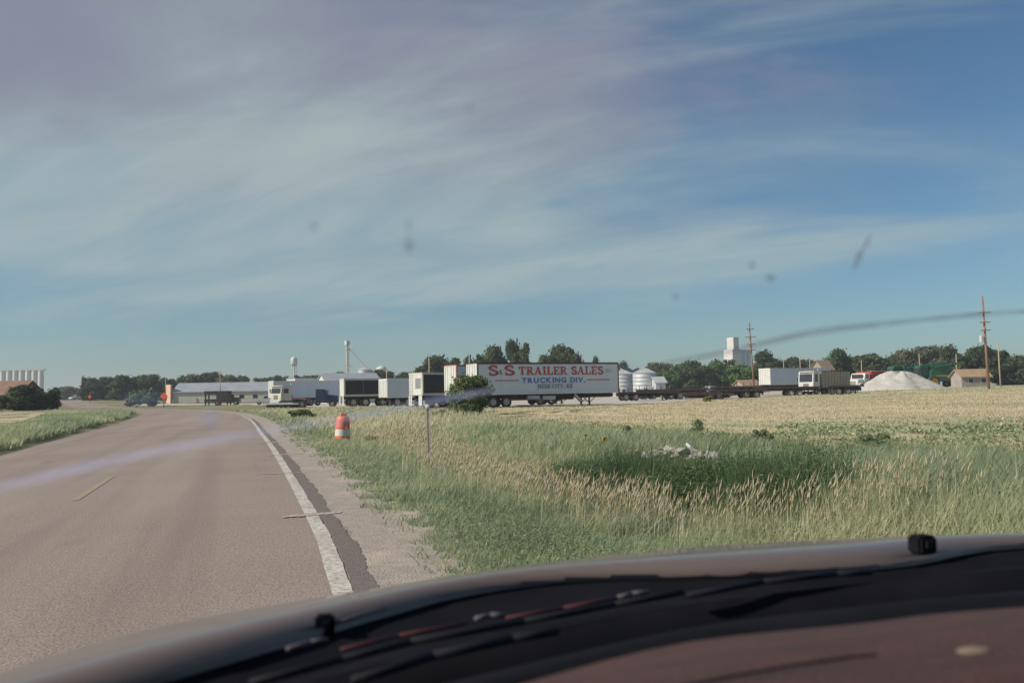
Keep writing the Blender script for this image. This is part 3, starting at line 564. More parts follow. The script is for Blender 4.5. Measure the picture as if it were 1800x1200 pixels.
# tan seed-head grass along the ditch
DL = smooth_line(np.array([(-5.0, 36), (-1.9, 23), (-0.4, 16.6), (0.9, 12.9), (2.3, 11.4), (2.9, 10.9)], float), 20)
def seedheads(n, spread, hmin, hmax, name, label, lo=0.0):
    i = rng.integers(0, len(DL) - 1, n); P = DL[i] + rng.normal(0, 1, (n, 2)) * spread
    x, y = P[:, 0], P[:, 1]; kk = (vnoise(x, y, 0.8, 61) > lo) & (edist(x, y) > 1.7); x, y = x[kk], y[kk]
    z = hgt(x, y) - .02; h = rng.uniform(hmin, hmax, len(x)); n = len(x)
    blades(name + '_stems', x, y, h, np.maximum(.006, .0008 * y), np.clip(rng.normal(.75, .15, n), 0, 1), M['grass'], label.replace('seed heads', 'stems'), 'grass', lean=0.1, wind=(0.06, 0))
    # heads: little four-sided spindles
    Lh = rng.uniform(0.10, 0.20, n); R_ = np.maximum(0.006, 0.00050 * y) * rng.uniform(.7, 1.4, n); t = rng.normal(0, .12, (n, 2)) + np.array([.16, 0.02])
    b0 = np.stack([x + .06 * h, y, z + h * 0.86], 1); d = np.column_stack([t * Lh[:, None] * 2, Lh]); m0 = b0 + d * .4; t0 = b0 + d
    ex, ey = np.column_stack([R_, np.zeros(n), np.zeros(n)]), np.column_stack([np.zeros(n), R_, np.zeros(n)])
    V = np.stack([b0, m0 + ex, m0 + ey, m0 - ex, m0 - ey, t0], 1).reshape(-1, 3); b = (np.arange(n) * 6)[:, None]
    F_ = np.concatenate([b + np.array([q]) for q in ((0, 2, 1), (0, 3, 2), (0, 4, 3), (0, 1, 4), (1, 2, 5), (2, 3, 5), (3, 4, 5), (4, 1, 5))], 0)
    tag(from_np(name, V, F_, M['dry'], tint=np.repeat(np.clip(rng.normal(.65, .2, n), 0, 1), 6)), label, 'grass', kind='stuff')
seedheads(3300, 0.58, 0.36, 0.74, 'ditch_seed_grass', 'tan seed heads of tall grass along the ditch', 0.25)
DL = smooth_line(np.array([(2.4, 11.5), (3.2, 11.1), (4.2, 10.9), (5.0, 10.7)], float), 20)
seedheads(420, 0.4, 0.4, 0.8, 'sparse_seed_grass', 'scattered tan seed heads in front of the dark weeds')
# dark tall weeds in front of the rubble
def leafy_mass(name, pts, n, hgt_m, sx, sy, leaf, m, label, seed):
    r = np.random.default_rng(seed); i = r.integers(0, len(pts), n); P = np.array(pts)[i]
    x = P[:, 0] + r.normal(0, sx, n); y = P[:, 1] + r.normal(0, sy, n); ok = edist(x, y) > 1.1; x, y = x[ok], y[ok]; n = len(x)
    cl = 0.55 + 0.6 * vnoise(x, y, 1.1, seed); zz = r.beta(1.3, 1.2, n) * hgt_m * cl
    C = np.stack([x, y, hgt(x, y) + zz], 1); V, F_ = cards(C, leaf, up_bias=0.5, aspect=3.0)
    return tag(from_np(name, V, F_, M[m], tint=np.repeat(np.clip(r.normal(.35, .22, n) + .25 * zz / hgt_m, 0, 1), 4)), label, 'weeds', kind='stuff')
WP = np.array([(1.2, 14.9), (1.7, 14.4), (2.2, 14.0), (2.8, 13.5), (3.3, 13.1), (3.7, 12.7)])
leafy_mass('tall_weeds', WP, 52000, 0.80, 0.42, 0.50, 0.016, 'darkweed', 'tall dark green weeds in the ditch in front of the concrete rubble', 71)
i = rng.integers(0, len(WP), 11000); a, b = WP[i, 0] + rng.normal(0, .42, 11000), WP[i, 1] + rng.normal(0, .55, 11000)
blades('tall_weed_stems', a, b, rng.uniform(0.3, 1.0, len(a)) * (.5 + .85 * vnoise(a, b, 1.6, 71)), np.full(len(a), .011), np.clip(rng.normal(.42, .28, len(a)), 0, 1), M['darkweed'], 'stems of the tall dark weeds in the ditch', 'weeds', lean=.22, wind=(.05, 0))
leafy_mass('verge_weeds', [(-3.6, 24), (-2.6, 21.5), (-1.6, 18), (-4.6, 28), (0.2, 11.0), (1.6, 9.2), (-0.2, 9.0), (.6, 8.2)], 20000, 0.36, 0.55, 0.9, 0.011, 'weed', 'leafy green weeds mixed into the verge grass', 72)
leafy_mass('field_edge_weeds', [(3.0, 34), (4.2, 29), (6.0, 23.5), (8.5, 21), (-0.5, 44), (1.2, 40), (11, 20.5), (5, 26)], 9000, 0.32, 1.0, 1.6, 0.035, 'weed', 'straggling green weeds where the verge meets the stubble', 73)

# ------------------------------------------------------------------ vehicles
def place(px, Y, dz=0.0): X = Xat(px, Y); return (X, Y, hz(X, Y) + 0.045 + dz)
def wheel(parent, x, y, r=0.5, w=0.28, rim='rim', z=None, name='wheel'):
    z = r if z is None else z
    t = MB().lathe_y([(r * .60, -w * .40), (r * .62, -w * .5), (r * .93, -w * .5), (r, -w * .36), (r, w * .36), (r * .93, w * .5), (r * .62, w * .5), (r * .60, w * .40)], 22, (x, y, z)).build(name, M['tyre'], parent, True)
    MB().lathe_y([(0.0, -w * .30), (r * .18, -w * .34), (r * .20, -w * .16), (r * .50, -w * .12), (r * .60, -w * .44), (r * .61, w * .4), (0.0, w * .3)], 18, (x, y, z)).build('rim', M[rim], t, True)
    return t
def underframe(t, L, W_, z0, z1, gear=None, m='frame', x0=0.3):
    f = MB()
    for y in (W_ * .28, W_ * .72): f.box(x0, L - .3, y - .06, y + .06, z0, z1)
    x = x0 + .4
    while x < L - .4: f.box(x - .05, x + .05, .12, W_ - .12, z1 - .11, z1 - .005); x += 0.6
    f.build('underframe', M[m], t)
    if gear:
        g = MB()
        for y in (W_ * .2, W_ * .8): g.box(gear - .06, gear + .06, y - .06, y + .06, .12, z0 + .15); g.box(gear - .18, gear + .18, y - .14, y + .14, 0.05, .12)
        for sx in (-1, 1): g.tube((gear, W_ * .2, .25), (gear + sx * .75, W_ * .2, z0 + .1), .035); g.tube((gear, W_ * .8, .25), (gear + sx * .75, W_ * .8, z0 + .1), .035)
        g.tube((gear, W_ * .2, .45), (gear, W_ * .8, .45), .03); g.build('landing_gear', M['frame'], t)
def van_doors(t, W_, z0, z1, m='white', x=0.0):
    for y0, y1 in ((0.07, W_ / 2 - .012), (W_ / 2 + .012, W_ - .07)):
        d = boxp('door', M[m], t, x - .05, x + .02, y0, y1, z0 + .06, z1 - .08)
        for q in (.35, .72): MB().tube((x - .075, y0 + (y1 - y0) * q, z0 + .1), (x - .075, y0 + (y1 - y0) * q, z1 - .12), .016, n=6).build('lock_rod', M['galv'], d)
def van_trailer(name, label, px, Y, ang, L, z0, z1, W_=2.6, side='side', rail='alum', cat='trailer', wheels=(1.3, 2.6), gear=None, rim='rim', group=None, post=None, dz=0):
    t = thing(name, label, cat, place(px, Y, dz), math.radians(ang), group)
    boxp('body', M[side], t, .03, L - .03, .03, W_ - .03, z0, z1 - .03)
    boxp('roof', M['alum'], t, .05, L - .05, .05, W_ - .05, z1 - .028, z1 + .01)
    for y in (0, W_ - .05): boxp('top_rail', M[rail], t, 0, L, y, y + .05, z1 - .14, z1 + .02); boxp('bottom_rail', M['alum'], t, .06, L - .06, y - .004, y + .046, z0 - .03, z0 + .16)
    for x in (0, L - .09):
        for y in (-.006, W_ - .084): boxp('corner_post', M[post or rail], t, x - .004, x + .094, y, y + .09, z0 - .02, z1 - .145)
    boxp('rear_frame', M[rail], t, -.01, .07, .09, W_ - .09, z1 - .10, z1 + .015)
    van_doors(t, W_, z0, z1)
    underframe(t, L, W_, z0 - .38, z0 - .035, gear)
    for wx in wheels:
        for wy in (.16, W_ - .16): wheel(t, wx, wy, .5, .30, rim)
        MB().tube((wx, .2, .5), (wx, W_ - .2, .5), .07).build('axle', M['frame'], t)
    boxp('rear_bumper', M['frame'], t, -.03, .06, .25, W_ - .25, .5, .6)
    for wy in (.1, W_ - .62): boxp('mud_flap', M['black'], t, wheels[0] - .78, wheels[0] - .76, wy, wy + .52, .12, z0 - .05)
    return t
main = van_trailer('lettered_trailer', 'long white semi-trailer lettered with red and blue sales writing', 840, 80.7, 25, 14.6, 1.18, 4.02, rail='railred', wheels=(1.5, 2.8), gear=11.6)
# under-trailer kit
boxp('storage_box', M['white'], main, 6.6, 7.9, .25, .75, .62, .98, .02)
boxp('spare_rack', M['frame'], main, 8.3, 9.6, .3, 2.2, .60, .72)
MB().tube((9.9, .25, 1.05), (10.5, .2, .42), .14, n=10).build('stored_roll', M['white'], main)
MB().tube((5.0, .3, .85), (6.2, .3, .85), .22, n=12).build('air_tank', M['galv'], main)

# ---- lettering: slab-serif strokes built by hand, sans from the built-in font
def thick(poly, w):
    """ribbon of quads along a polyline -> list of quads"""
    out = []
    for i in range(len(poly) - 1):
        a, b = Vector(poly[i]), Vector(poly[i + 1]); d = (b - a).normalized(); n = Vector((-d.y, d.x)) * w / 2; a2, b2 = a - d * w * .12 * (i > 0), b + d * w * .12 * (i < len(poly) - 2)
        out.append([a2 - n, b2 - n, b2 + n, a2 + n])
    return out
def rect(x0, x1, y0, y1): return [[Vector((x0, y0)), Vector((x1, y0)), Vector((x1, y1)), Vector((x0, y1))]]
def arc(cx, cy, rx, ry, a0, a1, n=9): return [(cx + rx * math.cos(math.radians(a0 + (a1 - a0) * i / n)), cy + ry * math.sin(math.radians(a0 + (a1 - a0) * i / n))) for i in range(n + 1)]
def glyph(ch):
    w, s = .19, .10                                  # stem and slab thickness, cap height 1
    def slab(cx, y, l=.19): return rect(cx - l, cx + l, y, y + s)
    if ch == 'S':
        p = arc(.36, .73, .24, .20, 25, 200) + arc(.36, .27, .26, .20, 60, -155)[1:]
        return thick(p, w) + rect(.52, .62, .70, .97) + rect(.08, .18, .03, .33), .72
    if ch == 'T': return rect(.28, .28 + w + .03, 0, 1) + rect(.0, .78, 1 - s * 1.4, 1) + rect(0, .10, .66, 1) + rect(.68, .78, .66, 1) + slab(.39, 0), .84
    if ch == 'R': return rect(.1, .1 + w, 0, 1) + slab(.18, 0) + rect(0, .3, 1 - s, 1) + thick([(.25, .94)] + arc(.42, .735, .19, .205, 90, -90) + [(.25, .53)], .14) + thick([(.40, .52), (.68, .04)], w) + rect(.56, .84, 0, s), .88
    if ch == 'A': return thick([(.12, .02), (.40, .98)], .10) + thick([(.40, .98), (.68, .02)], w) + rect(.2, .6, .28, .28 + s) + slab(.1, 0, .15) + slab(.70, 0, .17), .92
    if ch == 'I': return rect(.12, .12 + w, 0, 1) + slab(.215, 0) + slab(.215, 1 - s), .48
    if ch == 'L': return rect(.1, .1 + w, 0, 1) + slab(.19, 1 - s) + rect(0, .68, 0, s * 1.3) + rect(.58, .68, 0, .36), .74
    if ch == 'E': return rect(.1, .1 + w, 0, 1) + rect(0, .68, 0, s * 1.2) + rect(0, .66, 1 - s * 1.2, 1) + rect(.2, .5, .46, .46 + s) + rect(.58, .68, 0, .32) + rect(.56, .66, .70, 1) + rect(.42, .5, .36, .66), .76
    if ch == 'N': return rect(.1, .22, 0, 1) + rect(.64, .76, 0, 1) + thick([(.14, .97), (.72, .03)], w) + slab(.14, 0, .15) + slab(.14, 1 - s, .14) + slab(.70, 1 - s, .16), .90
    if ch == 'C': return thick(arc(.42, .5, .31, .41, 48, 312, 14), w * .9) + rect(.60, .70, .66, .97), .80
    if ch == 'Y': return thick([(.1, .97), (.40, .45)], w) + thick([(.72, .97), (.40, .45)], .10) + rect(.31, .49, 0, .5) + slab(.40, 0, .17) + slab(.1, 1 - s, .15) + slab(.72, 1 - s, .14), .86
    if ch == 'K': return rect(.1, .1 + w, 0, 1) + slab(.18, 0) + slab(.18, 1 - s) + thick([(.28, .42), (.66, .96)], .11) + thick([(.38, .56), (.68, .04)], w) + rect(.56, .84, 0, s) + rect(.54, .80, 1 - s, 1), .88
    if ch == '&': return thick(arc(.36, .74, .16, .17, 0, 360, 10), .10) + thick([(.24, .66), (.68, .02)], .13) + thick(arc(.34, .27, .24, .23, 110, 350, 9), .11) + thick([(.57, .24), (.66, .46)], .08), .76
    if ch == ',': return rect(.05, .19, 0, .16) + thick([(.15, .02), (.05, -.14)], .08), .30
    if ch == '.': return rect(.05, .21, 0, .17), .30
    return [], .42
def serif_text(txt, x0, x1, z, hcap, parent, m, name='lettering', y=-0.004):
    quads, cx = [], 0
    for ch in txt:
        g, adv = glyph(ch); quads.append([[(v.x + cx, v.y) for v in q] for q in g]); cx += adv
    sx = (x1 - x0) / cx
    for g in quads:
        mb = MB()
        for i, q in enumerate(g):                     # overlapping strokes never share a plane
            mb.add([(x0 + p[0] * sx, y - 0.0006 * (i % 16), z + p[1] * hcap) for p in q], [(0, 1, 2, 3)])
        if g: mb.build('letter', m, parent)
def sans_text(txt, x0, x1, z, hcap, parent, m, y=-0.004, bold=0.042):
    glyphs, cx = [], 0
    for ch in txt:
        cu = bpy.data.curves.new('t', 'FONT'); cu.body = ch; cu.size = 1; cu.offset = bold; cu.resolution_u = 3
        o = bpy.data.objects.new('t', cu); COL.objects.link(o); bpy.context.view_layer.update()
        me = bpy.data.meshes.new_from_object(o.evaluated_get(bpy.context.evaluated_depsgraph_get())); bpy.data.objects.remove(o)
        P = np.array([v.co[:] for v in me.vertices]); lo, hi = P.min(0), P.max(0); glyphs.append((me, P - np.array([lo[0], -bold, 0]), cx)); cx += hi[0] - lo[0] + .12
    k, cap = (x1 - x0) / (cx - .12), 0.73 + 2 * bold
    for me, P, c in glyphs:
        for v, p in zip(me.vertices, P): v.co = (x0 + (p[0] + c) * k, y, z + p[1] * hcap / cap)
        me.materials.clear(); me.materials.append(m); new_obj('letter', me, parent)
def sx(px):      # metres along the lettered side for a photo column
    ang = math.radians(25); X0 = Xat(840, 80.7); t_ = (px - 900) / FPX
    return (t_ * 80.7 - X0) / (math.cos(ang) - t_ * math.sin(ang))
serif_text('S', sx(857), sx(876), 2.86, 0.92, main, M['txtred'])
serif_text('&', sx(876.5), sx(882.5), 2.96, 0.46, main, M['txtgrey'])
serif_text('S', sx(885), sx(904.5), 2.86, 0.92, main, M['txtred'])
serif_text('TRAILER', sx(911), sx(997), 2.90, 0.75, main, M['txtred'])
serif_text('SALES', sx(1003), sx(1060), 2.90, 0.77, main, M['txtred'])
serif_text('INC.', sx(1063), sx(1077), 3.06, 0.34, main, M['txtfade'])
sans_text('TRUCKING', sx(916), sx(994.5), 2.16, 0.53, main, M['txtblue'])
sans_text('DIV.', sx(1001), sx(1027.5), 2.16, 0.53, main, M['txtblue'])
serif_text('NESS CITY, KS', sx(944), sx(1005), 1.68, 0.36, main, M['txtgrey'])
for xa, xb in ((870, 911), (1031, 1070)): MB().add([(sx(xa), -.004, 2.37), (sx(xb), -.004, 2.37), (sx(xb), -.004, 2.45), (sx(xa), -.004, 2.45)], [(0, 1, 2, 3)]).build('painted_rule', M['txtred'], main)

van_trailer('white_trailer', 'tall white trailer end standing just left of the lettered trailer', 803, 84.6, 30, 12.5, 1.15, 3.98, rail='rustred')
van_trailer('white_hopper_trailer', 'plain white trailer between the two black-sided trailers', 681, 99.5, 30, 9, 1.0, 3.05, W_=2.5, rail='alum', wheels=(1.2, 2.5))
van_trailer('white_box_trailer', 'white box trailer beside the grey-roofed shed, leftmost of the trailers', 481, 150, 34, 12, 1.2, 4.0, rail='white')
def black_trailer(px, Y, ang, L, z0, z1, label, W_=2.5, valance=False, wheels=(1.1, 2.5, 4.6), front_panel=False):
    t = thing('black_sided_trailer', label, 'trailer', place(px, Y), math.radians(ang))
    boxp('box', M['cream'], t, .05, L - .05, .05, W_ - .05, z0, z1 - .05)
    pw = (L - .3) / 4
    for k in range(4): boxp('side_panel', M['tarp'], t, .15 + k * pw + .02, .15 + (k + 1) * pw - .02, .015, .06, z0 + .22, z1 - .22)
    for y in (0, W_ - .06): boxp('top_rail', M['cream'], t, 0, L, y, y + .06, z1 - .2, z1)
    boxp('bottom_rail', M['cream'], t, 0, L, -.004, .06, z0 - .02, z0 + .20)
    for x in (0, L - .14): boxp('corner_post', M['cream'], t, x, x + .14, -.006, .08, z0 + .205, z1 - .205)
    boxp('end_wall', M['white'], t, -.03, .045, .1, W_ - .1, z0 + .02, z1 - .21)
    boxp('end_header', M['cream'], t, -.04, .05, .03, W_ - .03, z1 - .2, z1 - .005)
    if front_panel:
        g = boxp('end_vent', M['roofgrey'], t, -.05, -.032, .3, 1.25, z0 + .7, z1 - .55)
        for k in range(5): boxp('vent_slat', M['frame'], g, -.06, -.051, .32, 1.23, z0 + .78 + k * .2, z0 + .84 + k * .2)
        l = MB()
        for y in (1.75, 2.15): l.tube((-.12, y, .5), (-.12, y, z1 - .1), .022, n=6)
        for k in range(8): l.tube((-.12, 1.75, .6 + k * .36), (-.12, 2.15, .6 + k * .36), .016, n=6)
        l.build('ladder', M['white'], t)
    underframe(t, L, W_, z0 - .35, z0 - .025)
    for wx in wheels:
        for wy in (.16, W_ - .16): wheel(t, wx, wy, .52, .3)
    boxp('rear_bumper', M['frame'], t, -.02, .06, .2, W_ - .2, .45, .58)
    for y in (.05, W_ - .65): boxp('mud_flap', M['white'], t, -.06, -.035, y, y + .6, .2, z0 - .03)
    if valance: boxp('blue_skirt', M['bluestripe'], t, .25, L - .2, .012, .05, .42, z0 - .03)
    return t
black_trailer(605, 104, 22, 8.6, 1.22, 3.25, 'black-sided trailer with pale frame and three big wheels, nearest the blue truck')
black_trailer(743, 92, 40, 7.5, 1.25, 3.55, 'black-sided trailer with ladder, end vent and blue skirt, left of the round bush', valance=True, front_panel=True)

def cabover(px, Y, ang, label, body='white', bed=None, bed_col='tan', L=8.0, wheels=(.9, 5.4, 6.7), name='cab_over_truck', H=3.0, rim='rim'):
    """flat-nosed truck; local +x runs from the nose backwards, near side y=0"""
    W_ = 2.4; t = thing(name, label, 'truck', place(px, Y), math.radians(ang))
    c = MB().prism([(0, .75), (0, 1.75), (.16, H - .12), (.3, H), (1.75, H), (1.85, H - .15), (1.85, .75)], 0, W_).build('cab', M[body], t, bevel=.035)
    k_s = .16 / (H - 1.87); xa, xb = (1.85 - 1.75) * k_s, (H - .38 - 1.75) * k_s
    MB().prism([(xa - .03, 1.85), (xb - .03, H - .38), (xb + .02, H - .38), (xa + .02, 1.85)], .18, W_ - .18).build('windshield', M['glass'], t)
    for y0, y1 in ((-.012, .0), (W_, W_ + .012)):
        d = boxp('door', M[body], t, .38, 1.4, y0 - (.01 if y0 < 0 else 0), y1 + (.01 if y0 > 0 else 0), .85, H - .2)
        boxp('side_window', M['glass'], d, .5, 1.3, y0 - .018 if y0 < 0 else y1, y0 if y0 < 0 else y1 + .018, 1.85, H - .42)
        boxp('handle', M['frame'], d, 1.2, 1.32, y0 - .03 if y0 < 0 else y1, y0 - .005 if y0 < 0 else y1 + .03, 1.5, 1.54)
    g = boxp('grille', M['frame'], t, -.03, .005, .75, W_ - .75, 1.0, 1.6)
    for k in range(5): boxp('grille_bar', M['rim'], g, -.04, -.031, .78, W_ - .78, 1.06 + k * .11, 1.10 + k * .11)
    for y in (.28, W_ - .28): MB().tube((-.05, y, 1.08), (.02, y, 1.08), .12, n=14).build('headlight', M['reflect'], t)
    boxp('bumper', M['galv'], t, -.14, .02, -.02, W_ + .02, .48, .76, .02)
    for y in (-.28, W_ + .1): m_ = boxp('mirror', M['frame'], t, .1, .16, y, y + .18, 1.9, 2.5)
    boxp('visor', M[body], t, -.12, .2, .15, W_ - .15, H - .12, H - .07)
    f = MB()
    for y in (.75, W_ - .75): f.box(.2, L, y - .05, y + .05, .68, .92)
    for k in range(int(L)): f.box(k + .6, k + .7, .75, W_ - .75, .72, .88)
    f.build('frame_rails', M['frame'], t)
    MB().tube((2.1, .12, .75), (3.3, .12, .75), .28, n=12).build('fuel_tank', M['black'], t)
    MB().tube((1.98, .3, .8), (1.98, .3, H + .35), .06, n=8).build('exhaust_stack', M['galv'], t)
    for wx in wheels:
        for wy in (.18, W_ - .18): wheel(t, wx, wy, .5, .3, rim)
    if bed:
        z0, z1 = 1.15, bed
        b = MB().prism([(2.3, z0), (2.3, z1), (L + .3, z1), (L + .3, z0 + .1)], 0, W_).build('cargo_box', M[bed_col], t)
        for k in range(int((L - 2) / .9)): MB().box(2.5 + k * .9, 2.6 + k * .9, -.05, .0, z0, z1 - .02).build('side_rib', M[bed_col], b)
        boxp('box_rim', M['frame'], b, 2.25, L + .35, -.06, .03, z1, z1 + .09)
    return t
cabover(494, 128, 52, 'cream cab-over truck facing the road in front of the white buildings', 'cream', L=7, H=2.95)
cabover(1430, 132, 42, 'white cab-over truck with tan dump box, left of the red grain truck', 'white', 3.35, 'tan', L=10.5, wheels=(.9, 3.0, 7.6, 8.9), H=3.4)
def conv_truck(px, Y, ang, label, body, name='truck', s=1.0, box=None, boxm='red', L=7.5, tall=2.5):
    """bonneted truck, nose at x=0"""
    W_ = 2.2; t = thing(name, label, 'truck', place(px, Y), math.radians(ang)); t.scale = (s,) * 3
    MB().prism([(0, .75), (0, 1.45), (.12, 1.58), (1.45, 1.70), (1.45, .75)], .22, W_ - .22).build('bonnet', M[body], t, bevel=.05)
    MB().prism([(1.45, .7), (1.45, 1.70), (1.72, tall - .08), (1.95, tall), (2.95, tall), (3.02, tall - .1), (3.02, .7)], .05, W_ - .05).build('cab', M[body], t, bevel=.04)
    w_ = boxp('windshield', M['glass'], t, 1.44, 1.47, .25, W_ - .25, 1.76, tall - .16); w_.rotation_euler = (0, 0.0, 0)
    for y0, y1 in ((.0, .045), (W_ - .045, W_)):
        d = boxp('door', M[body], t, 1.75, 2.75, y0 + .02, y1 - .003 if y0 < 1 else y1 - .02, .75, 1.72)
        boxp('side_window', M['glass'], d, 1.85, 2.7, y0 + .025, y1 - .004 if y0 < 1 else y1 - .022, 1.78, tall - .18)
    for y in (.0, W_ - .42):
        MB().prism([(.05, .62), (.1, 1.0), (.45, 1.22), (1.05, 1.2), (1.4, .85), (1.4, .7), (1.2, .72), (1.05, .98), (.5, 1.0), (.3, .62)], y, y + .40).build('fender', M[body], t)
    g = boxp('grille', M['rim'], t, -.03, .003, .55, W_ - .55, .85, 1.4)
    for k in range(5): boxp('grille_bar', M['frame'], g, -.04, -.031, .58, W_ - .58, .9 + k * .1, .94 + k * .1)
    for y in (.36, W_ - .36): MB().tube((-.05, y, 1.12), (.02, y, 1.12), .10, n=12).build('headlight', M['reflect'], t)
    boxp('bumper', M['galv'], t, -.16, -.02, .02, W_ - .02, .5, .72, .02)
    f = MB()
    for y in (.7, W_ - .7): f.box(.2, L, y - .05, y + .05, .58, .78)
    f.build('frame_rails', M['frame'], t)
    for wx in (.78, L - 1.3):
        for wy in (.2, W_ - .2): wheel(t, wx, wy, .46, .28)
    if box:
        b = boxp('cargo_box', M[boxm], t, 3.2, L + .1, -.02, W_ + .02, 1.0, box)
        for k in range(int((L - 3.2) / .55)): boxp('side_rib', M[boxm], b, 3.3 + k * .55, 3.4 + k * .55, -.075, -.02, 1.0, box - .03)
        boxp('box_rim', M['cream'], b, 3.15, L + .15, -.09, .02, box, box + .08)
    return t
conv_truck(1511, 150, 40, 'white grain truck with red ribbed box behind the gravel pile', 'white', 'grain_truck', 1.18, 2.75, 'red', L=9)
conv_truck(596, 116, 186, 'dark blue bonneted truck left of the black-sided trailer', 'blue', 'blue_truck', 0.9, None, L=6.2)
conv_truck(424, 182, 184, 'small black truck cab facing right beside the long shed', 'black', 'black_truck', .92, None, L=6, tall=2.35)
# wrecker frame on the dark truck's left
t = thing('loading_rack', 'dark open steel rack standing behind the black truck', 'rack', place(360, 183)); f = MB()
for x in (0, 2.4, 4.4):
    for y in (0, 2.0): f.box(x, x + .25, y, y + .2, 0, 2.75)
f.build('post', M['black'], t); boxp('deck', M['black'], t, -.1, 4.8, -.1, 2.3, .55, 1.15); boxp('header', M['black'], t, -.1, 4.7, -.05, 2.25, 2.1, 2.78); boxp('side_panel', M['black'], t, 2.3, 4.6, -.06, -.01, 1.1, 2.1)
def pickup(px, Y, ang, label, body, s=1.0):
    t = thing('pickup', label, 'pickup', place(px, Y), math.radians(ang)); t.scale = (s,) * 3; W_ = 1.9
    MB().prism([(0, .45), (0, .98), (1.25, 1.08), (1.75, 1.72), (3.0, 1.76), (3.15, 1.12), (5.3, 1.08), (5.3, .45)], 0, W_).build('body', M[body], t, bevel=.05)
    boxp('side_window', M['glass'], t, 1.85, 2.9, -.012, 0.0, 1.18, 1.6); MB().prism([(1.28, 1.12), (1.70, 1.66), (1.66, 1.68), (1.23, 1.13)], .15, W_ - .15).build('windshield', M['glass'], t)
    boxp('bumper', M['galv'], t, -.1, .0, .02, W_ - .02, .42, .62, .015)
    for wx in (.95, 4.3):
        for wy in (.12, W_ - .12): wheel(t, wx, wy, .37, .24)
    return t
pickup(446, 172, 12, 'white pickup parked left of the leftmost white box trailer', 'white')
pickup(126, 330, 60, 'tiny white pickup far down the road at left', 'white')
pickup(1232, 150, 20, 'small white pickup among the dark flatbed trailers', 'white')
pickup(478, 146, 6, 'faded red pickup behind the cream cab-over truck', 'rustred')
def flatbed(px, Y, ang, L, label, z=1.15, wheels=None, rim='rim', stake=False, gear=True, W_=2.4, m='frame', load=False):
    t = thing('flatbed_trailer', label, 'trailer', place(px, Y), math.radians(ang))
    for k in range(4): boxp('deck_plank', M['frame'], t, 0, L, .02 + k * (W_ / 4), W_ / 4 * (k + 1) - .02, z - .07, z + .004 * (k % 2))
    boxp('side_rail', M[m], t, -.02, L + .02, -.06, .015, z - .22, z + .03)
    underframe(t, L, W_, z - .55, z - .08, L * .78 if gear else None)
    for wx in wheels or (1.2, 2.5):
        for wy in (.16, W_ - .16): wheel(t, wx, wy, .48, .28, rim)
    if stake:
        for k in range(int(L / 1.1)): boxp('stake', M[m], t, .3 + k * 1.1, .38 + k * 1.1, -.02, .05, z + .035, z + .55)
    for k in range(3): boxp('tool_box', M['black'], t, L * .4 + k * .9, L * .4 + k * .9 + .6, .1, .5, z - .75, z - .26)
    return t
flatbed(1085, 118, 8, 8.5, 'dark flatbed trailer just right of the lettered trailer', stake=True)
flatbed(1165, 126, 6, 8.5, 'low dark flatbed trailer in the middle of the flatbed row', z=.95)
flatbed(1250, 120, 5, 7.6, 'dark flatbed trailer with tandem wheels, rightmost before the tall pole', wheels=(4.8, 6.2), stake=True)
flatbed(1338, 128, 5, 9.0, 'dark flatbed with white wheel hubs under the white box trailer', z=1.35, wheels=(4.4, 5.6), rim='rimwhite')
flatbed(893, 93, 22, 8, 'added dark flatbed standing in for the shade under the lettered trailer', z=1.05, wheels=(3.6, 4.9))  # added behind the wheels to darken the gap like shade
flatbed(1120, 136, 4, 11, 'dark flatbed standing behind the first two flatbeds', z=1.45, stake=True)
flatbed(1255, 142, 3, 10, 'tall dark flatbed behind the rightmost staked flatbed', z=1.6, stake=True)
flatbed(1205, 112, 4, 6.0, 'short low dark trailer in front of the small white pickup', z=.8, wheels=(3.2, 4.3))
flatbed(1462, 124, 4, 4.5, 'dark trailer chassis below the tan dump box', z=1.3, wheels=(1.0, 2.3))
flatbed(462, 118, 4, 5.2, 'low utility trailer at the roadside end of the yard', z=.62, wheels=(2.4, 3.3), gear=False, m='alum')
van_trailer('white_van_trailer', 'white box trailer behind the flatbed with white hubs', 1355, 140, 26, 12.5, 1.6, 4.15, rail='white', wheels=(9.6, 10.9))

# ------------------------------------------------------------------ combines
def combine(px, Y, ang, label):
    t = thing('combine_harvester', label, 'combine', place(px, Y), math.radians(ang)); t.scale = (1.22,) * 3
    MB().prism([(0, 1.2), (0, 2.6), (.5, 2.95), (3.6, 2.95), (4.6, 2.2), (4.8, 1.0), (3.2, .9)], .2, 2.7).build('body', M['green'], t, bevel=.05)
    MB().prism([(.2, 2.96), (-.1, 3.6), (3.1, 3.6), (2.8, 2.96)], .15, 2.75).build('grain_tank', M['green'], t)
    MB().prism([(-1.5, 1.75), (-1.6, 3.1), (-1.3, 3.45), (-.05, 3.45), (-.05, 1.75)], .75, 2.3).build('cab', M['green'], t, bevel=.04)
    boxp('cab_window', M['glass'], t, -1.35, -.2, .735, .748, 2.0, 3.15); boxp('windshield', M['glass'], t, -1.64, -1.615, .85, 2.2, 2.0, 3.0)
    MB().tube((.6, .05, 3.15), (5.2, -.15, 3.75), .16, n=10).build('unloading_auger', M['green'], t)
    boxp('yellow_stripe', M['yel'], t, .3, 4.1, .185, .2, 1.75, 1.85)
    MB().prism([(-3.0, .35), (-2.9, .9), (-1.0, 1.5), (-.5, 1.2), (-1.4, .35)], .8, 2.2).build('feeder_house', M['green'], t)
    for wy in (-.05, 2.95): wheel(t, .1, wy, .92, .62, 'yel')
    for wy in (.25, 2.6): wheel(t, 3.9, wy, .55, .4, 'yel')
    return t
combine(1592, 176, 14, 'green combine harvester half hidden behind the gravel pile, left one')
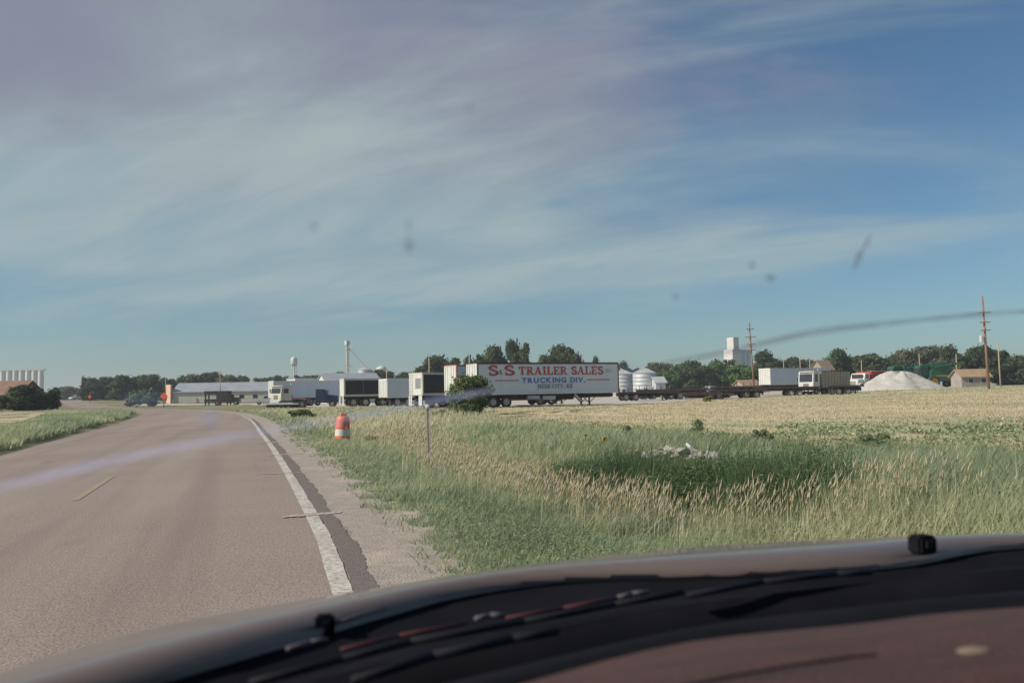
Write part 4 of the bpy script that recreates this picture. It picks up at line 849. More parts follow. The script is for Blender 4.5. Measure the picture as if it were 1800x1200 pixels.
combine(1640, 168, 8, 'green combine harvester with yellow wheels right of the gravel pile')

# ------------------------------------------------------------------ gravel pile
def gravel_pile():
    A, B = Vector(place(1497, 146)), Vector(place(1674, 150)); cx = (A + B) / 2; w = (B - A).length
    n = 72; rings = 26; V = []; r_ = np.random.default_rng(3)
    for i in range(rings + 1):
        q = i / rings
        for j in range(n):
            a = 2 * math.pi * j / n; ru = 1 + .06 * math.sin(3 * a + 1) + .04 * math.sin(7 * a) + .02 * math.sin(13 * a + 2)
            hh = 3.55 * (1 - q) ** 1.0 * (1 - .16 * math.exp(-((q) / .12) ** 2)) * (1 + .05 * math.sin(5 * a + 6 * q)) + r_.normal(0, .06) + .16 * math.sin(9 * a + 3 * math.sin(5 * q)) * q * (1 - q) * 2 + .10 * math.sin(23 * a + 11 * q) * q * (1 - q)
            V.append((w / 2 * q * ru * math.cos(a) + 1.2 * (1 - q), 6.0 * q * ru * math.sin(a), max(hh, -.1)))
    F_ = np.array([(i * n + j, i * n + (j + 1) % n, (i + 1) * n + (j + 1) % n, (i + 1) * n + j) for i in range(rings) for j in range(n)])
    o = from_np('gravel_pile', V, F_, M['pile'], smooth=True); o.location = (cx.x, cx.y + 4, cx.z - .05); tag(o, 'pale heap of crushed stone at the back of the stubble field', 'gravel pile')
gravel_pile()

# ------------------------------------------------------------------ bins, towers, elevators
def bin_(px, Y, wpx, eave, peak, label, m='galv', roofm='galv', base=None, name='grain_bin', cone=True):
    X = Xat(px, Y); zb = hz(X, Y) if base is None else base; r = wpx * Y / FPX / 2
    ze = CZ + (horizon(px) - eave) * Y / FPX - zb; zp = CZ + (horizon(px) - peak) * Y / FPX - zb
    t = thing(name, label, 'grain bin', (X, Y, zb)); n = max(6, int(ze / .8)); prof = []
    for k in range(n):
        z0, z1 = ze * k / n, ze * (k + 1) / n; prof += [(r, z0), (r, z1 - .05), (r + .012, z1 - .04), (r + .012, z1 - .01)]
    MB().lathe(prof, 40).build('wall', M[m], t, True)
    rf = MB().lathe([(r + .12, ze - .05), (r * .12, zp - .25), (r * .12, zp), (0, zp + .05)], 40).build('roof', M[roofm], t)
    rb = MB()
    for k in range(20):
        a = 2 * math.pi * k / 20; rb.tube((math.cos(a) * (r + .1), math.sin(a) * (r + .1), ze), (math.cos(a) * r * .13, math.sin(a) * r * .13, zp - .22), .03, n=4)
    rb.build('roof_rib', M[roofm], rf)
    boxp('door', M['frame'], t, -.35, .35, -r - .05, -r + .02, .4, 1.7)
    return t
bin_(1133, 215, 40, 655, 645, 'silver grain bin with cone roof right of the lettered trailer')
bin_(1094, 222, 40, 657, 648, 'silver grain bin half hidden by the lettered trailer end')
bin_(642, 500, 25, 650, 643, 'tall silver grain bin under the slanting white spout')
bin_(619, 512, 16, 656, 652, 'low grey bin at the foot of the white elevator leg')
bin_(883, 262, 30, 640, 631, 'white cone bin roof showing above the lettered trailer', 'white', 'white')
# elevator leg with spout
t = thing('elevator_leg', 'slim white elevator leg with long slanting spout', 'elevator leg', (Xat(611, 505), 505, hz(Xat(611, 505), 505)))
Hh = CZ + (horizon(611) - 607) * 505 / FPX
f = MB()
for x in (-.9, .9):
    for y in (-.7, .7): f.tube((x, y, 0), (x * .7, y * .7, Hh), .13, n=6)
for k in range(14):
    z0, z1 = Hh * k / 14, Hh * (k + 1) / 14
    f.tube((-.85, -.7, z0), (.8, -.7, z1), .07, n=5); f.tube((.85, .7, z0), (-.8, .7, z1), .07, n=5)
f.build('lattice', M['white'], t); boxp('leg_casing', M['white'], t, -.5, .5, -.5, .5, 0, Hh).rotation_euler = (0, 0, .75)
boxp('head', M['white'], t, -1.1, 1.1, -1.0, 1.0, Hh - .6, Hh + 1.6).rotation_euler = (0, 0, .75)
e_ = at(640, 643, 505); MB().tube((.4, 0, Hh - 2.2), (e_.x - t.location.x, 0, e_.z - t.location.z), .46, n=8).build('spout', M['white'], t)
e_ = at(626, 646, 505); MB().tube((.4, 0, Hh * .62), (e_.x - t.location.x, 0, e_.z - t.location.z - 1.5), .16, n=6).build('brace_cable', M['white'], t)
# water towers
def water_tower(px, Y, wpx, top, bot, label, legs=True, bulb=False):
    X = Xat(px, Y); zb = hz(X, Y); r = wpx * Y / FPX / 2; z1 = CZ + (horizon(px) - top) * Y / FPX - zb; z0 = CZ + (horizon(px) - bot) * Y / FPX - zb
    t = thing('water_tower', label, 'water tower', (X, Y, zb)); hh = z1 - z0
    if bulb: prof = [(.8, z0 - 1), (r * .6, z0 + hh * .08), (r, z0 + hh * .4), (r * .97, z0 + hh * .55), (r * .5, z0 + hh * .85), (0, z1)]
    else: prof = [(0, z0), (r * .55, z0 + hh * .06), (r, z0 + hh * .22), (r, z0 + hh * .75), (r * .8, z0 + hh * .86), (0, z1)]
    tk = MB().lathe(prof, 32).build('tank', M['white'], t, True)
    MB().lathe([(r + .5, z0 + hh * .22), (r + .55, z0 + hh * .27), (r, z0 + hh * .27)], 32).build('catwalk', M['white'], tk)
    MB().tube((0, 0, 0), (0, 0, z0 + .2), .7, n=12).build('riser', M['white'], t)
    for k in range(4):
        a = math.pi / 4 + k * math.pi / 2 + .3; MB().tube((math.cos(a) * r * 1.5, math.sin(a) * r * 1.5, 0), (math.cos(a) * r * .95, math.sin(a) * r * .95, z0 + hh * .2), .32, n=8).build('leg', M['white'], t)
    return t
water_tower(517, 780, 11.5, 626, 644, 'white capsule-shaped water tower on legs above the white buildings')
water_tower(671, 640, 19, 642, 654, 'white bulb water tank peeping over trees right of the silver bin', bulb=True)
# far concrete silos at the left
t = thing('silo_row', 'row of white concrete silos on the far left skyline', 'silos', (Xat(40, 900), 900, 1.0))
for k in range(9):
    px = 71.5 - k * 11.2; r = 4.6 * 900 / FPX; x = Xat(px, 900) - t.location.x; z1 = CZ + (horizon(px) - 650.5) * 900 / FPX - 1
    MB().lathe([(r, 0), (r, z1)], 24, (x, 0, 0)).build('silo', M['concrete'], t, True)
r = 900 / FPX; boxp('gallery', M['concrete'], t, (-95) * r - 2, (38) * r, -2.5, 2.5, CZ + (horizon(40) - 651) * r - 1, CZ + (horizon(40) - 648.5) * r - 1)
# white grain elevator with headhouse
Y = 760; r = Y / FPX; X = Xat(1290, Y); t = thing('grain_elevator', 'white concrete grain elevator with square headhouse on the skyline', 'grain elevator', (X, Y, hz(X, Y)), math.radians(28))
zz = lambda py: CZ + (horizon(1300) - py) * r - t.location.z
boxp('main_block', M['concrete'], t, -4.6, 4.6, -5, 6, 0, zz(614)); boxp('headhouse', M['concrete'], t, -2.8, 3.0, -4.4, 3.6, zz(614), zz(593))
for k in range(3): MB().lathe([(2.1, 0), (2.1, zz(614.5)), (0, zz(614.5))], 20, (6.6 + k * 4.3, -2.2, 0)).build('silo', M['concrete'], t, True)

# ------------------------------------------------------------------ buildings
def building(name, label, px0, px1, Y0, ang, depth, wall_h, roof_h, wallm, roofm, windows=(), endm=None, gable=True, overhang=.35, cat='building', L=None, dz=0):
    """near-left corner at px0; near wall runs along +x"""
    X0 = Xat(px0, Y0); a = math.radians(ang); t_ = (px1 - 900) / FPX
    if L is None: L = (t_ * Y0 - X0) / (math.cos(a) - t_ * math.sin(a))
    t = thing(name, label, cat, (X0, Y0, hz(X0, Y0) + dz), a)
    MB().box(0, L, 0, depth, 0, wall_h).build('wall', M[wallm], t)
    if endm:
        MB().prism([(-.02, 0), (-.02, wall_h - .02), (depth / 2, wall_h + roof_h - .1), (depth + .02, wall_h - .02), (depth + .02, 0)], -.06, -.005, axis='x').build('end_wall', M[endm], t)
    oh = overhang
    MB().prism([(-oh, wall_h - oh * roof_h / (depth / 2)), (depth / 2, wall_h + roof_h), (depth + oh, wall_h - oh * roof_h / (depth / 2)), (depth + oh, wall_h - oh * roof_h / (depth / 2) + .14), (depth / 2, wall_h + roof_h + .16), (-oh, wall_h - oh * roof_h / (depth / 2) + .14)], -oh, L + oh, axis='x').build('roof', M[roofm], t)
    MB().prism([(0, wall_h), (depth / 2, wall_h + roof_h - .02), (depth, wall_h)], 0.01, L - .01, axis='x').build('gable', M[wallm], t)
    for (x, z0, w_, h_) in windows:
        f = boxp('window', M['white'], t, x - .07, x + w_ + .07, -.03, .02, z0 - .07, z0 + h_ + .07); boxp('pane', M['glass'], f, x, x + w_, -.045, -.031, z0, z0 + h_)
    return t
b = building('long_shed', 'long low cream shed with grey metal roof beside the road bend', 304, 470, 238, 4, 12, 2.9, 2.3, 'cream', 'roofgrey', windows=[(17, 1.0, 1.2, 1.0), (20.5, 1.0, 1.2, 1.0)])
o = boxp('brick_wing', M['brick'], b, -.25, .25, -1.6, 1.6, 0, 4.9); o.location = (-1.35, .9, 0); o.rotation_euler = (0, 0, math.radians(40))
bw = building('white_office', 'white building with small dark windows behind the cream cab-over truck', 575, 668, 172, 24, 9, 4.0, 1.7, 'white', 'roofgrey', endm='white')
for y0, z0, w_, h_ in ((2.2, 2.2, .7, 1.3), (4.2, 1.9, .6, .9), (6.5, 2.1, .9, 1.5)):
    f = boxp('window', M['cream'], bw, -.10, -.055, y0 - .06, y0 + w_ + .06, z0 - .06, z0 + h_ + .06); boxp('pane', M['glass'], f, -.115, -.101, y0, y0 + w_, z0, z0 + h_)
boxp('awning', M['cream'], bw, -1.6, -.07, .5, 8.5, 1.6, 1.75)
bx_ = thing('white_annex', 'tall white flat-roofed annex left of the white office', 'building', place(519, 178), math.radians(30))
boxp('wall', M['white'], bx_, 0, 5, 0, 6, 0, 4.9); boxp('roof', M['roofgrey'], bx_, -.1, 5.1, -.1, 6.1, 4.9, 5.05)
f = boxp('window', M['cream'], bx_, -.03, .0, 1.2, 2.2, 2.4, 3.9); boxp('pane', M['glass'], f, -.045, -.031, 1.3, 2.1, 2.5, 3.8)
building('brown_house', 'brown-roofed house behind the dark bushy tree at far left', -80, 30, 150, -6, 7, 2.6, 2.1, 'brownwall', 'brownroof', windows=[(3, 1, 1.2, 1.1)])
building('small_shed', 'small galvanised shed right of the silver grain bin', 1153, 1170, 210, 10, 4, 3.1, 1.2, 'galv', 'galv', L=2.4)
building('tan_house', 'low tan house with brown roof left of the rightmost tall pole', 1691, 1738, 156, 2, 3.6, 1.9, 1.1, 'tanwall', 'tanroof', windows=[(1.2, .8, .8, .7), (3.4, .8, .8, .7)])
building('tan_cottage', 'tan-roofed cottage beneath the tall crossarm pole', 1308, 1336, 205, 24, 4, 1.5, 1.3, 'tanwall', 'tanroof')
building('peaked_house', 'peaked tan house roof behind the white cab-over truck', 1448, 1462, 235, 30, 4, 5.2, 2.2, 'tanwall', 'tanroof', L=4)

# ------------------------------------------------------------------ poles
def pole(px, Y, top, label, arms=(), m='wood', r=.16, lean=0.0, cat='utility pole', name='utility_pole', pot=None):
    X = Xat(px, Y); zb = hz(X, Y); H = CZ + (horizon(px) - top) * Y / FPX - zb
    t = thing(name, label, cat, (X, Y, zb)); t.rotation_euler = (0, math.radians(lean), 0)
    MB().tube((0, 0, -.3), (0, 0, H), r, r * .62, 12).build('pole', M[m], t, True)
    for py, hw in arms:
        z = CZ + (horizon(px) - py) * Y / FPX - zb
        a = boxp('crossarm', M[m], t, -hw, hw, -r - .10, -r + .02, z - .07, z + .07)
        for k in (-.9, -.45, .45, .9): MB().tube((k * hw, -r - .04, z + .07), (k * hw, -r - .04, z + .24), .045, .03, 8).build('insulator', M['reflect'], a)
    if pot:
        z = CZ + (horizon(px) - pot) * Y / FPX - zb; MB().lathe([(0, z - .45), (.28, z - .45), (.28, z + .4), (.2, z + .48), (0, z + .5)], 16, (-.55, 0, 0)).build('transformer', M['galv'], t)
    return t
pole(1326, 170, 567, 'tall brown utility pole with four crossarms before the white elevator', ((578, .75), (592, 1.05), (605, .75), (615, .8)), lean=-2.5, r=.19)
pole(1738, 128, 520, 'tallest brown utility pole near the right edge', ((549, .9), (566, .75), (580, .7)), lean=-1.4, r=.2, pot=595)
pole(1759, 140, 600, 'shorter pale pole right of the tallest pole', (), 'woodpale', .13, -1)
for px, Y, top, lb in ((291, 236, 664, 'thin pole behind the brick end of the long shed'), (387, 230, 651, 'thin pole in front of the long grey roof'), (608, 190, 638, 'thin pole in front of the white elevator leg'), (680, 170, 646, 'pale pole behind the plain white trailer'),
                       (755, 160, 629, 'pale pole before the pair of tall trees'), (826, 150, 627, 'pale pole just above the white trailer end'), (1379, 215, 630, 'pale pole behind the white van trailer, its leftmost'), (1408, 210, 625, 'taller pale pole behind the white van trailer'), (1425, 214, 628, 'pale pole above the roof of the white cab-over truck'),
                       (1516, 200, 634, 'pale pole behind the red grain truck'), (1618, 205, 622, 'pale pole between the two green combines'), (1683, 180, 622, 'pale pole above the tan house roof')):
    pole(px, Y, top, lb, (), 'woodpale', .14)

# ------------------------------------------------------------------ signs, barrel, marker post
def diamond(px, py, Y, half, label):
    c = at(px, py, Y); zb = hz(c.x, Y); t = thing('warning_sign', label, 'road sign', (c.x, Y, zb)); z = c.z - zb
    MB().add([(0, -.02, z - half), (half, -.02, z), (0, -.02, z + half), (-half, -.02, z), (0, .0, z - half), (half, .0, z), (0, .0, z + half), (-half, .0, z)],
             [(0, 1, 2, 3), (7, 6, 5, 4), (0, 4, 5, 1), (1, 5, 6, 2), (2, 6, 7, 3), (3, 7, 4, 0)]).build('sign_face', M['sign'], t)
    boxp('post', M['frame'], t, -.06, .06, .005, .10, -.2, z + .3); return t
diamond(288, 696, 168, .75, 'orange diamond warning sign beside the brick end of the long shed')
diamond(157.5, 697, 260, .55, 'small distant orange diamond sign under the far trees')
def barrel():
    X = Xat(601, 37); t = thing('traffic_barrel', 'orange and white traffic barrel standing in the verge grass', 'barrel', (X, 37, hz(X, 37) + .05), .4); t.rotation_euler = (0, math.radians(3), .4)
    z = [0, .27, .47, .72, .92, 1.0]; r0 = lambda q: .325 - .075 * q
    MB().lathe([(.38, 0), (.38, .07), (.33, .08)], 28).build('rubber_base', M['black'], t)
    MB().lathe([(r0(.08), .08), (r0(.27), .27), (r0(.27), .275), (r0(.27) - .008, .28), (r0(.72) - .008, .72), (r0(.72), .725), (r0(.98), .98), (r0(.98) - .03, 1.02), (0.0, 1.03)], 28).build('shell', M['orange'], t, True)
    MB().lathe([(r0(.24) + .004, .24), (r0(.50) + .004, .50)], 28).build('white_band', M['reflect'], t, True)
    MB().lathe([(r0(.56) + .004, .56), (r0(.86) + .004, .86)], 28).build('red_band', M['reflred'], t, True)
    MB().prism([(-.14, 1.0), (-.11, 1.14), (.11, 1.14), (.14, 1.0)], -.05, .05).build('handle', M['orange'], t)
barrel()
X = Xat(754, 21.4); t = thing('marker_post', 'slim grey roadside marker post with round reflector on top', 'marker post', (X, 21.4, hz(X, 21.4))); t.rotation_euler = (0, math.radians(-1.2), 0)
Hp = CZ + (horizon(752) - 716) * 21.4 / FPX - t.location.z
MB().box(-.035, .035, -.012, .012, -.3, Hp).box(-.035, -.024, -.03, -.012, -.3, Hp).box(.024, .035, -.03, -.012, -.3, Hp).build('post', M['postgrey'], t)
MB().lathe_y([(0, -.02), (.055, -.02), (.06, -.01), (.06, .01), (0, .012)], 20, (0, -.03, Hp + .02)).build('reflector', M['reflect'], t, True)

# ------------------------------------------------------------------ rubble, pipe, sunflowers
def chunk_mesh(seed):
    import bmesh
    r = random.Random(seed); bm = bmesh.new(); bmesh.ops.create_icosphere(bm, subdivisions=1, radius=1)
    for v in bm.verts: v.co = Vector((max(-.75, min(.75, v.co.x * r.uniform(.75, 1.25))), max(-.75, min(.75, v.co.y * r.uniform(.75, 1.25))), max(-.55, min(.55, v.co.z * r.uniform(.7, 1.2)))))
    me = bpy.data.meshes.new('chunk'); bm.to_mesh(me); bm.free(); return me
chunks = [chunk_mesh(i) for i in range(7)]
for me in chunks: me.materials.append(M['rubble'])
r = random.Random(5); k = 0
for i in range(120):
    px = r.uniform(945, 1266); g = gp(px, np.interp(px, [1000, 1080, 1180, 1262], [826, 822, 816, 824]) + r.uniform(-6, 6)); top = np.interp(px, [1000, 1060, 1110, 1180, 1262], [.06, .07, .10, .16, .07])
    o = new_obj('concrete_chunk', chunks[i % 7]); s = r.choice([.05, .06, .07, .08, .10, .13, .17]); o.scale = (s * r.uniform(1, 1.7), s * r.uniform(.8, 1.3), s * r.uniform(.4, .75))
    o.location = (g.x * 1.04, g.y * 1.04 + .3, hz(g.x * 1.04, g.y * 1.04 + .3) + max(0, r.uniform(-.15, 1) * top) + .10); o.rotation_euler = (r.uniform(-.4, .4), r.uniform(-.4, .4), r.uniform(0, 6))
    tag(o, 'pale broken concrete chunk in the low rubble heap behind the tall weeds', 'rubble', 'chunks of the rubble heap')
g = gp(966, 826); me = chunk_mesh(33); me.materials.append(M['rubble']); o = new_obj('concrete_slab', me); o.scale = (.62, .42, .16); o.location = (g.x * 1.03, g.y * 1.03, hz(g.x, g.y) + .18); o.rotation_euler = (.05, .04, .2)
tag(o, 'flat pale concrete slab at the left end of the rubble', 'concrete slab')
def rock_mesh(seed):
    import bmesh
    r = random.Random(seed); bm = bmesh.new(); bmesh.ops.create_icosphere(bm, subdivisions=2, radius=1)
    for v in bm.verts: v.co *= 1 + .22 * math.sin(3.1 * v.co.x + seed) * math.cos(2.7 * v.co.y + 1.3 * v.co.z) + r.uniform(-.09, .09)
    me = bpy.data.meshes.new('rock'); bm.to_mesh(me); bm.free(); return me
for px, py, s, lb in ((1002, 806, .13, 'small brown rock behind the flat concrete slab'), (1116, 799, .13, 'largest brown rock on top of the rubble heap'), (953, 808, .10, 'smallest brown rock left of the sunflowers')):
    g = gp(px, py + 14); me = rock_mesh(int(px)); me.materials.append(M['rock']); o = new_obj('rock', me); o.scale = (s * 1.3, s, s * .8); o.location = (g.x * 1.05, g.y * 1.05, hz(g.x * 1.05, g.y * 1.05) + s * .5 + .1); tag(o, lb, 'rock')
a, b = at(1208, 780, 19.6), at(1226, 802, 19.2)
o = MB().tube(b, a, .035, n=10).build('pipe', M['white'], None); tag(o, 'pale pipe leaning out of the rubble heap', 'pipe')
def sunflower(px, py, Y, s, label, tilt):
    c = at(px, py, Y); zb = hz(c.x, Y); t = thing('sunflower', label, 'sunflower', (c.x, Y, zb)); z = c.z - zb
    MB().tube((.02, 0, 0), (0, 0, z), .014, .009, 6).build('stem', M['weed'], t)
    hd = new_obj('flower_head', None, t); bpy.data.objects.remove(hd)
    d = MB().lathe_y([(0, -.025), (s * .30, -.02), (s * .42, 0), (0, .02)], 16, (0, 0, 0)).build('flower_disc', M['disc'], t, True); d.location = (0, -.02, z); d.rotation_euler = (tilt, 0, tilt * .6)
    for k in range(13):
        a = 2 * math.pi * k / 13; u, v = Vector((math.cos(a), 0, math.sin(a))), Vector((-math.sin(a), 0, math.cos(a)))
        p = MB().add([u * s * .36 - v * s * .10, u * s * .36 + v * s * .10, u * s * .75 + v * s * .16 + Vector((0, -.012, 0)), u * s * 1.05, u * s * .75 - v * s * .16 + Vector((0, -.012, 0))], [(0, 1, 2, 3, 4)]).build('petal', M['petal'], d)
    for k, zz in enumerate((.3, .5, .7)):
        sg = 1 if k % 2 else -1; MB().add([(0, 0, z * zz), (sg * .07, -.04, z * zz + .05), (sg * .19, 0, z * zz + .01), (sg * .08, .04, z * zz + .04)], [(0, 1, 2, 3)]).build('leaf', M['weed'], t)
for px, py, Y, s, lb, ti in ((1063, 771, 22, .075, 'topmost sunflower above the rubble heap', .2), (1069, 788, 21.5, .062, 'middle sunflower below the topmost one', -.3), (1083, 792, 21.4, .055, 'rightmost small sunflower by the brown rock', .4), (1045, 796, 21.2, .06, 'lowest sunflower at the left of the group', -.2), (1029, 764, 22.4, .04, 'faint sunflower bud left of the topmost flower', .5)):
    sunflower(px, py, Y, s, lb, ti)

# ------------------------------------------------------------------ the car we sit in
def car():
    from mathutils.bvhtree import BVHTree
    t = thing('car', 'maroon car the view is taken from, its hood and dashboard along the bottom', 'car', (0.55, -0.2, 0), math.radians(16))
    inv = t.matrix_basis.inverted()
    def curve(pts, drop=None, n=48):
        P = []
        for p in pts:
            if len(p) == 4: P.append((p[0], p[1], p[2]))                       # world point
            else:
                D = drop * FPX / (p[1] - horizon(p[0])); q = at(p[0], p[1], D); P.append((q.x, q.y, q.z))
        S = smooth_line(np.array(P, float), 10); d = np.concatenate([[0], np.cumsum(np.linalg.norm(np.diff(S, axis=0), axis=1))]); u = np.linspace(0, d[-1], n)
        return np.stack([np.interp(u, d, S[:, i]) for i in range(3)], 1)
    def loft(name, curves, m, parent=t, thick=None):
        V = np.array(curves).reshape(-1, 3); V = np.array([inv @ Vector(v) for v in V])
        o = from_np(name, V, grid_faces(len(curves), len(curves[0])), m, parent, smooth=True)
        if thick: md = o.modifiers.new('thickness', 'SOLIDIFY'); md.thickness = thick; md.offset = 0
        return o
    crest = curve([(-0.80, 0.30, CZ - .31, 0), (-.72, .52, CZ - .28, 0), (0, 1181), (300, 1096), (600, 1043), (900, 996), (1200, 963), (1500, 946), (1800, 941), (1.20, 1.44, CZ - .27, 0), (1.36, 1.28, CZ - .31, 0)], .25)
    rear = curve([(-.70, .18, CZ - .24, 0), (-.60, .32, CZ - .22, 0), (250, 1196), (560, 1106), (700, 1066), (830, 1034), (1020, 1012), (1350, 1002), (1600, 985), (1800, 954), (1.08, 1.26, CZ - .215, 0), (1.22, 1.14, CZ - .24, 0)], .20)
    f = Vector((-.2756, .9613, 0)); fw = np.array(f)
    nose1 = crest + fw * .30 + np.array([0, 0, -.085]); nose2 = crest + fw * .55 + np.array([0, 0, -.20]); nose3 = crest + fw * .66 + np.array([0, 0, -.36]); nose4 = crest + fw * .66 + np.array([0, 0, -.75])
    mid = rear * .5 + crest * .5 + np.array([0, 0, .006])
    loft('hood', [nose4, nose3, nose2, nose1, crest, mid, rear, rear + np.array([0, 0, -.025]) + fw * .02], M['hood'])
    base = curve([(-.53, .21, CZ - .19, 0), (200, 1262), (450, 1196), (720, 1131), (920, 1095), (1080, 1066), (1340, 1022), (1800, 978), (1.03, 1.13, CZ - .19, 0)], .185)
    loft('cowl', [rear + np.array([0, 0, -.007]) + fw * .012, rear * .98 + base * .02 + np.array([0, 0, -.009]), rear * .75 + base * .25 + np.array([0, 0, -.022]), rear * .4 + base * .6 + np.array([0, 0, -.018]), base + np.array([0, 0, -.012]), base + np.array([0, 0, -.03]) - fw * .02], M['cowl'])
    bnd = curve([(-.50, .02, CZ - .165, 0), (300, 1400), (600, 1292), (900, 1197), (1200, 1122), (1500, 1090), (1800, 1060), (.98, .80, CZ - .165, 0)], .165)
    dsh = loft('shaded_dash_front', [base + np.array([0, 0, -.03]) - fw * .021, base * .5 + bnd * .5 + np.array([0, 0, -.012]), bnd + np.array([0, 0, -.004]), bnd + np.array([0, 0, -.03])], M['cowl'])  # front of the dash, its shadow put in as a black strip
    near = bnd - fw * .16 + np.array([0, 0, .012]); near2 = bnd - fw * .27 + np.array([0, 0, -.01]); near3 = bnd - fw * .31 + np.array([0, 0, -.12])
    d = loft('dashboard', [bnd + np.array([0, 0, -.002]) - fw * .002, bnd * .5 + near * .5 + np.array([0, 0, .004]), near, near2, near3], M['dash'])
    # dash seam and grille slot
    P = [at(1230, 1198, .45), at(1360, 1172, .475), at(1480, 1154, .50), at(1580, 1146, .515)]
    bv = lambda o: BVHTree.FromPolygons([o.matrix_basis @ v.co for v in o.data.vertices], [tuple(p.vertices) for p in o.data.polygons])
    tree_d = bv(d); o_cam = inv @ Vector((0, 0, CZ))
    def hit(tree_, px, py):
        dr = (inv.to_3x3() @ ray(px, py)).normalized(); h = tree_.ray_cast(o_cam, dr); return h[0]
    seam = MB(); last = None
    for px in range(1200, 1560, 20):
        h = hit(tree_d, px, np.interp(px, [1200, 1300, 1400, 1500, 1560], [1207, 1186, 1168, 1154, 1149]))
        if h is not None and last is not None: seam.tube(last + Vector((0, 0, -.001)), h + Vector((0, 0, -.001)), .0022, n=6)
        last = h
    if seam.v: seam.build('dash_seam', M['cowl'], d)
    h = hit(tree_d, 1712, 1143)
    if h is not None: o = MB().lathe([(0, .0015), (.0065, .0012), (.0075, 0), (.0075, -.002)], 20).build('dash_cap', M['rock'], d, True); o.location = h; o.scale = (1.5, .8, 1)
    # windshield
    top = base - fw * .62 + np.array([0, 0, .45]); wm = base * .5 + top * .5 + fw * .015 + np.array([0, 0, .01])
    ws = loft('windshield', [base, wm, top], M['clear'])
    tw = bv(ws)
    def strip(name, pts, m):
        V = []
        for i, (px, py, w) in enumerate(pts):
            for sgn in (-.5, .5):
                h = hit(tw, px, py + sgn * w)
                if h is None: return
                V.append(h + (o_cam - h).normalized() * .0015)
        n = len(pts); F_ = [(2 * i, 2 * i + 1, 2 * i + 3, 2 * i + 2) for i in range(n - 1)]
        return MB().add(V, F_).build(name, m, ws)
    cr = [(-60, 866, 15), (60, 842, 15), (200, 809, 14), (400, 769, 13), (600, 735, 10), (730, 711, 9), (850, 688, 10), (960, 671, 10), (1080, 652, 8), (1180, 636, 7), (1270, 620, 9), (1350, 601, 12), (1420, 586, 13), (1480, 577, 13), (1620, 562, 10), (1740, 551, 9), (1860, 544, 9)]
    C = smooth_line(np.array(cr, float) * np.array([1, 1, .85]), 6); strip('crack', [tuple(c) for c in C if c[0] < 872], M['crack']); strip('crack_without_glare', [tuple(c) for c in C if c[0] > 1150], M['smudge'])  # one crack in two tones: glare painted on the left strip, none on the right
    r = random.Random(4)
    for px, py, w, h_, a in ((720, 432, 20, 30, .1), (718, 398, 6, 22, .1), (1508, 458, 13, 40, .35), (1524, 425, 8, 34, .45), (551, 399, 15, 13, 0), (1355, 489, 18, 16, .4), (1322, 466, 11, 13, .5), (825, 188, 11, 12, 0), (1188, 520, 10, 8, 0)):
        V = []; c0 = hit(tw, px, py)
        for k in range(14):
            an = 2 * math.pi * k / 14; q = r.uniform(.75, 1.15); dx, dy = w * .5 * q * math.cos(an), h_ * .5 * q * math.sin(an)
            hh = hit(tw, px + dx * math.cos(a) - dy * math.sin(a), py + dx * math.sin(a) + dy * math.cos(a)); V.append(hh + (o_cam - hh).normalized() * .0018)
        MB().add(V, [tuple(range(14))]).build('bug_smear', M['smudge'], ws)
    for px, py, w, h_ in ((250, 703, 78, 24), (370, 733, 36, 40), (1110, 646, 30, 8)):
        V = []
        for k in range(18):
            an = 2 * math.pi * k / 18; q = r.uniform(.7, 1.15); hh = hit(tw, px + w * .5 * q * math.cos(an), py + h_ * .5 * q * math.sin(an)); V.append(hh + (o_cam - hh).normalized() * .002)
        MB().add(V, [tuple(range(18))]).build('dust_smear', M['dust'], ws)
    # wipers, trim and washer nozzles on the cowl
    def rod(name, pts, D, m, rad):
        mb = MB(); Q = [inv @ at(px, py, dd) for (px, py), dd in zip(pts, D)]
        for a_, b_ in zip(Q[:-1], Q[1:]): mb.tube(a_, b_, rad, n=8)
        return mb.build(name, m, t, True)
    rod('wiper_blade', [(440, 1200), (600, 1158), (720, 1128), (920, 1092), (1080, 1062), (1200, 1040)], [.615, .66, .70, .755, .81, .845], M['wiper'], .003)
    rod('wiper_arm', [(620, 1196), (760, 1152), (900, 1122), (980, 1108)], [.62, .665, .70, .72], M['wiper'], .0035)
    rod('wiper_blade', [(1210, 1046), (1340, 1022), (1470, 1008), (1530, 1005)], [.83, .875, .91, .925], M['wiper'], .003)
    rod('cowl_trim', [(600, 1141), (700, 1117), (820, 1094)], [.70, .74, .785], M['trimred'], .0017)
    rod('cowl_trim', [(890, 1086), (990, 1068), (1085, 1050)], [.79, .82, .85], M['trimred'], .0017)
    rod('bright_clip', [(836, 1087), (860, 1081), (888, 1080)], [.785, .795, .80], M['chrome'], .0024)
    rod('bright_clip', [(1086, 1050), (1110, 1043), (1140, 1040)], [.85, .86, .87], M['chrome'], .0024)
    rod('bright_clip', [(505, 1140), (545, 1128), (575, 1122)], [.69, .71, .72], M['chrome'], .0018)
    rod('hood_edge_strip', [(590, 1093), (680, 1067)], [.80, .86], M['chrome'], .0014)
    def nozzle(px, py, D, w_, h_, dp):
        q = inv @ at(px, py, D); o = MB().box(-w_ / 2, w_ / 2, -dp / 2, dp / 2, -h_ / 2, h_ / 2).build('washer_nozzle', M['cowl'], t, bevel=min(w_, h_) * .14); o.location = q
        b = MB().box(-w_ * .18, w_ * .18, -dp / 2 - .003, -dp / 2, -h_ * .1, h_ * .25).build('jet', M['wiper'], o)
    nozzle(571, 1097, .80, .0165, .0175, .014); nozzle(1621, 956, 1.10, .026, .022, .024)
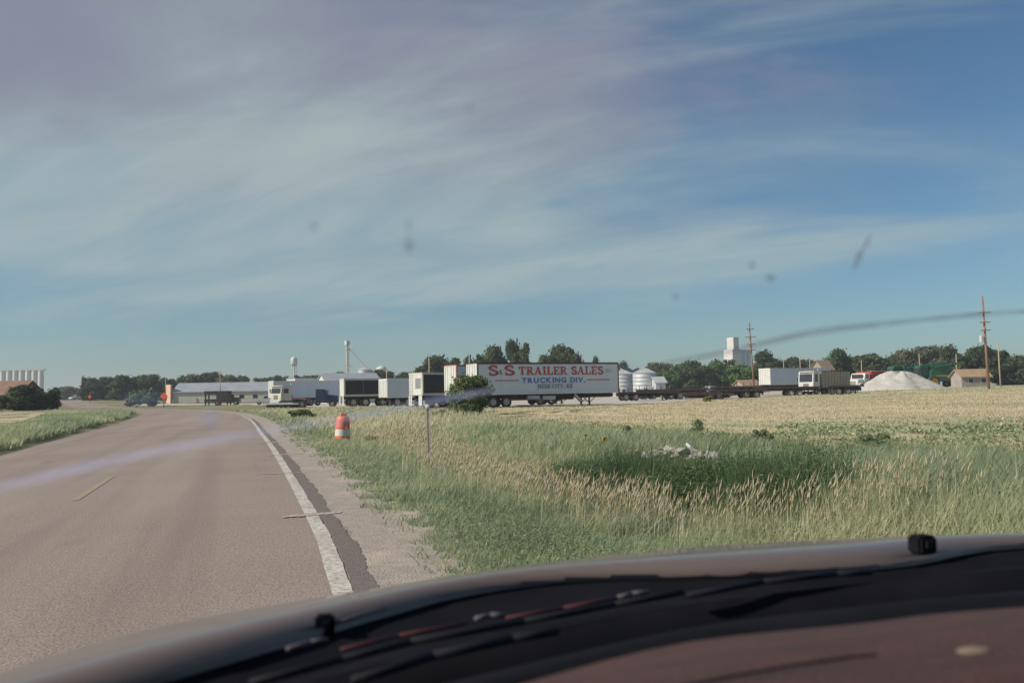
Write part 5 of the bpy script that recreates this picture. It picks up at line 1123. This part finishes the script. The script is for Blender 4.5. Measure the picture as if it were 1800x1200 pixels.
    # cabin shell so that light falls on the dash as it does in a car
    roof_b = top - fw * 1.5 + np.array([0, 0, .02]); loft('roof', [top + fw * .0, top * .5 + roof_b * .5 + np.array([0, 0, .05]), roof_b], M['hood'], thick=.03)
    for e_ in (0, -1):
        mb = MB(); mb.tube(inv @ Vector(base[e_]), inv @ Vector(top[e_]), .035, n=8); mb.build('pillar', M['hood'], t, True)
        b0 = Vector(base[e_]); b1 = b0 - f * 1.7; nn = Vector((0, 0, 1))
        hd = Vector(rear[e_]); V = [inv @ v for v in (Vector((b0.x, b0.y, .35)), Vector((b1.x, b1.y, .35)), b1, b0)]
        o = MB().add(V, [(0, 1, 2, 3)]).build('door', M['hood'], t); md = o.modifiers.new('thickness', 'SOLIDIFY'); md.thickness = .05
        V = [inv @ Vector(v) for v in (crest[e_] + fw * .66 - np.array([0, 0, .75]), crest[e_] + fw * .55 - np.array([0, 0, .2]), crest[e_], rear[e_], base[e_])] + [inv @ Vector((b0.x, b0.y, .35))]
        o = MB().add(V, [tuple(range(6))]).build('fender', M['hood'], t)
        q = inv @ Vector(crest[e_]); wheel(t, q.x + (.12 if e_ == 0 else -.12), q.y + .05, .32, .2)
        bk = inv @ b1; wheel(t, bk.x + (.12 if e_ == 0 else -.12), bk.y - .3, .32, .2)
    bk0, bk1 = Vector(base[0]) - f * 1.7, Vector(base[-1]) - f * 1.7
    o = MB().add([inv @ v for v in (Vector((bk0.x, bk0.y, .35)), Vector((bk1.x, bk1.y, .35)), bk1 + Vector((0, 0, .45)), bk0 + Vector((0, 0, .45)))], [(0, 1, 2, 3)]).build('seat_back', M['dash'], t); md = o.modifiers.new('thickness', 'SOLIDIFY'); md.thickness = .12
car()

# ------------------------------------------------------------------ air
hm = bpy.data.materials.new('summer_haze'); hm.use_nodes = True; t_ = hm.node_tree; t_.nodes.clear()
o_ = t_.nodes.new('ShaderNodeOutputMaterial'); v_ = t_.nodes.new('ShaderNodeVolumePrincipled'); v_.inputs['Color'].default_value = (0.86, 0.93, 1.0, 1); v_.inputs['Density'].default_value = 0.00035; v_.inputs['Anisotropy'].default_value = 0.2
t_.links.new(v_.outputs[0], o_.inputs['Volume'])
hb = MB().box(-3700, 3700, -90, 5200, -3, 60).build('haze', hm); hb['kind'] = 'stuff'; hb['label'] = 'thin summer haze over the fields'; hb['category'] = 'haze'
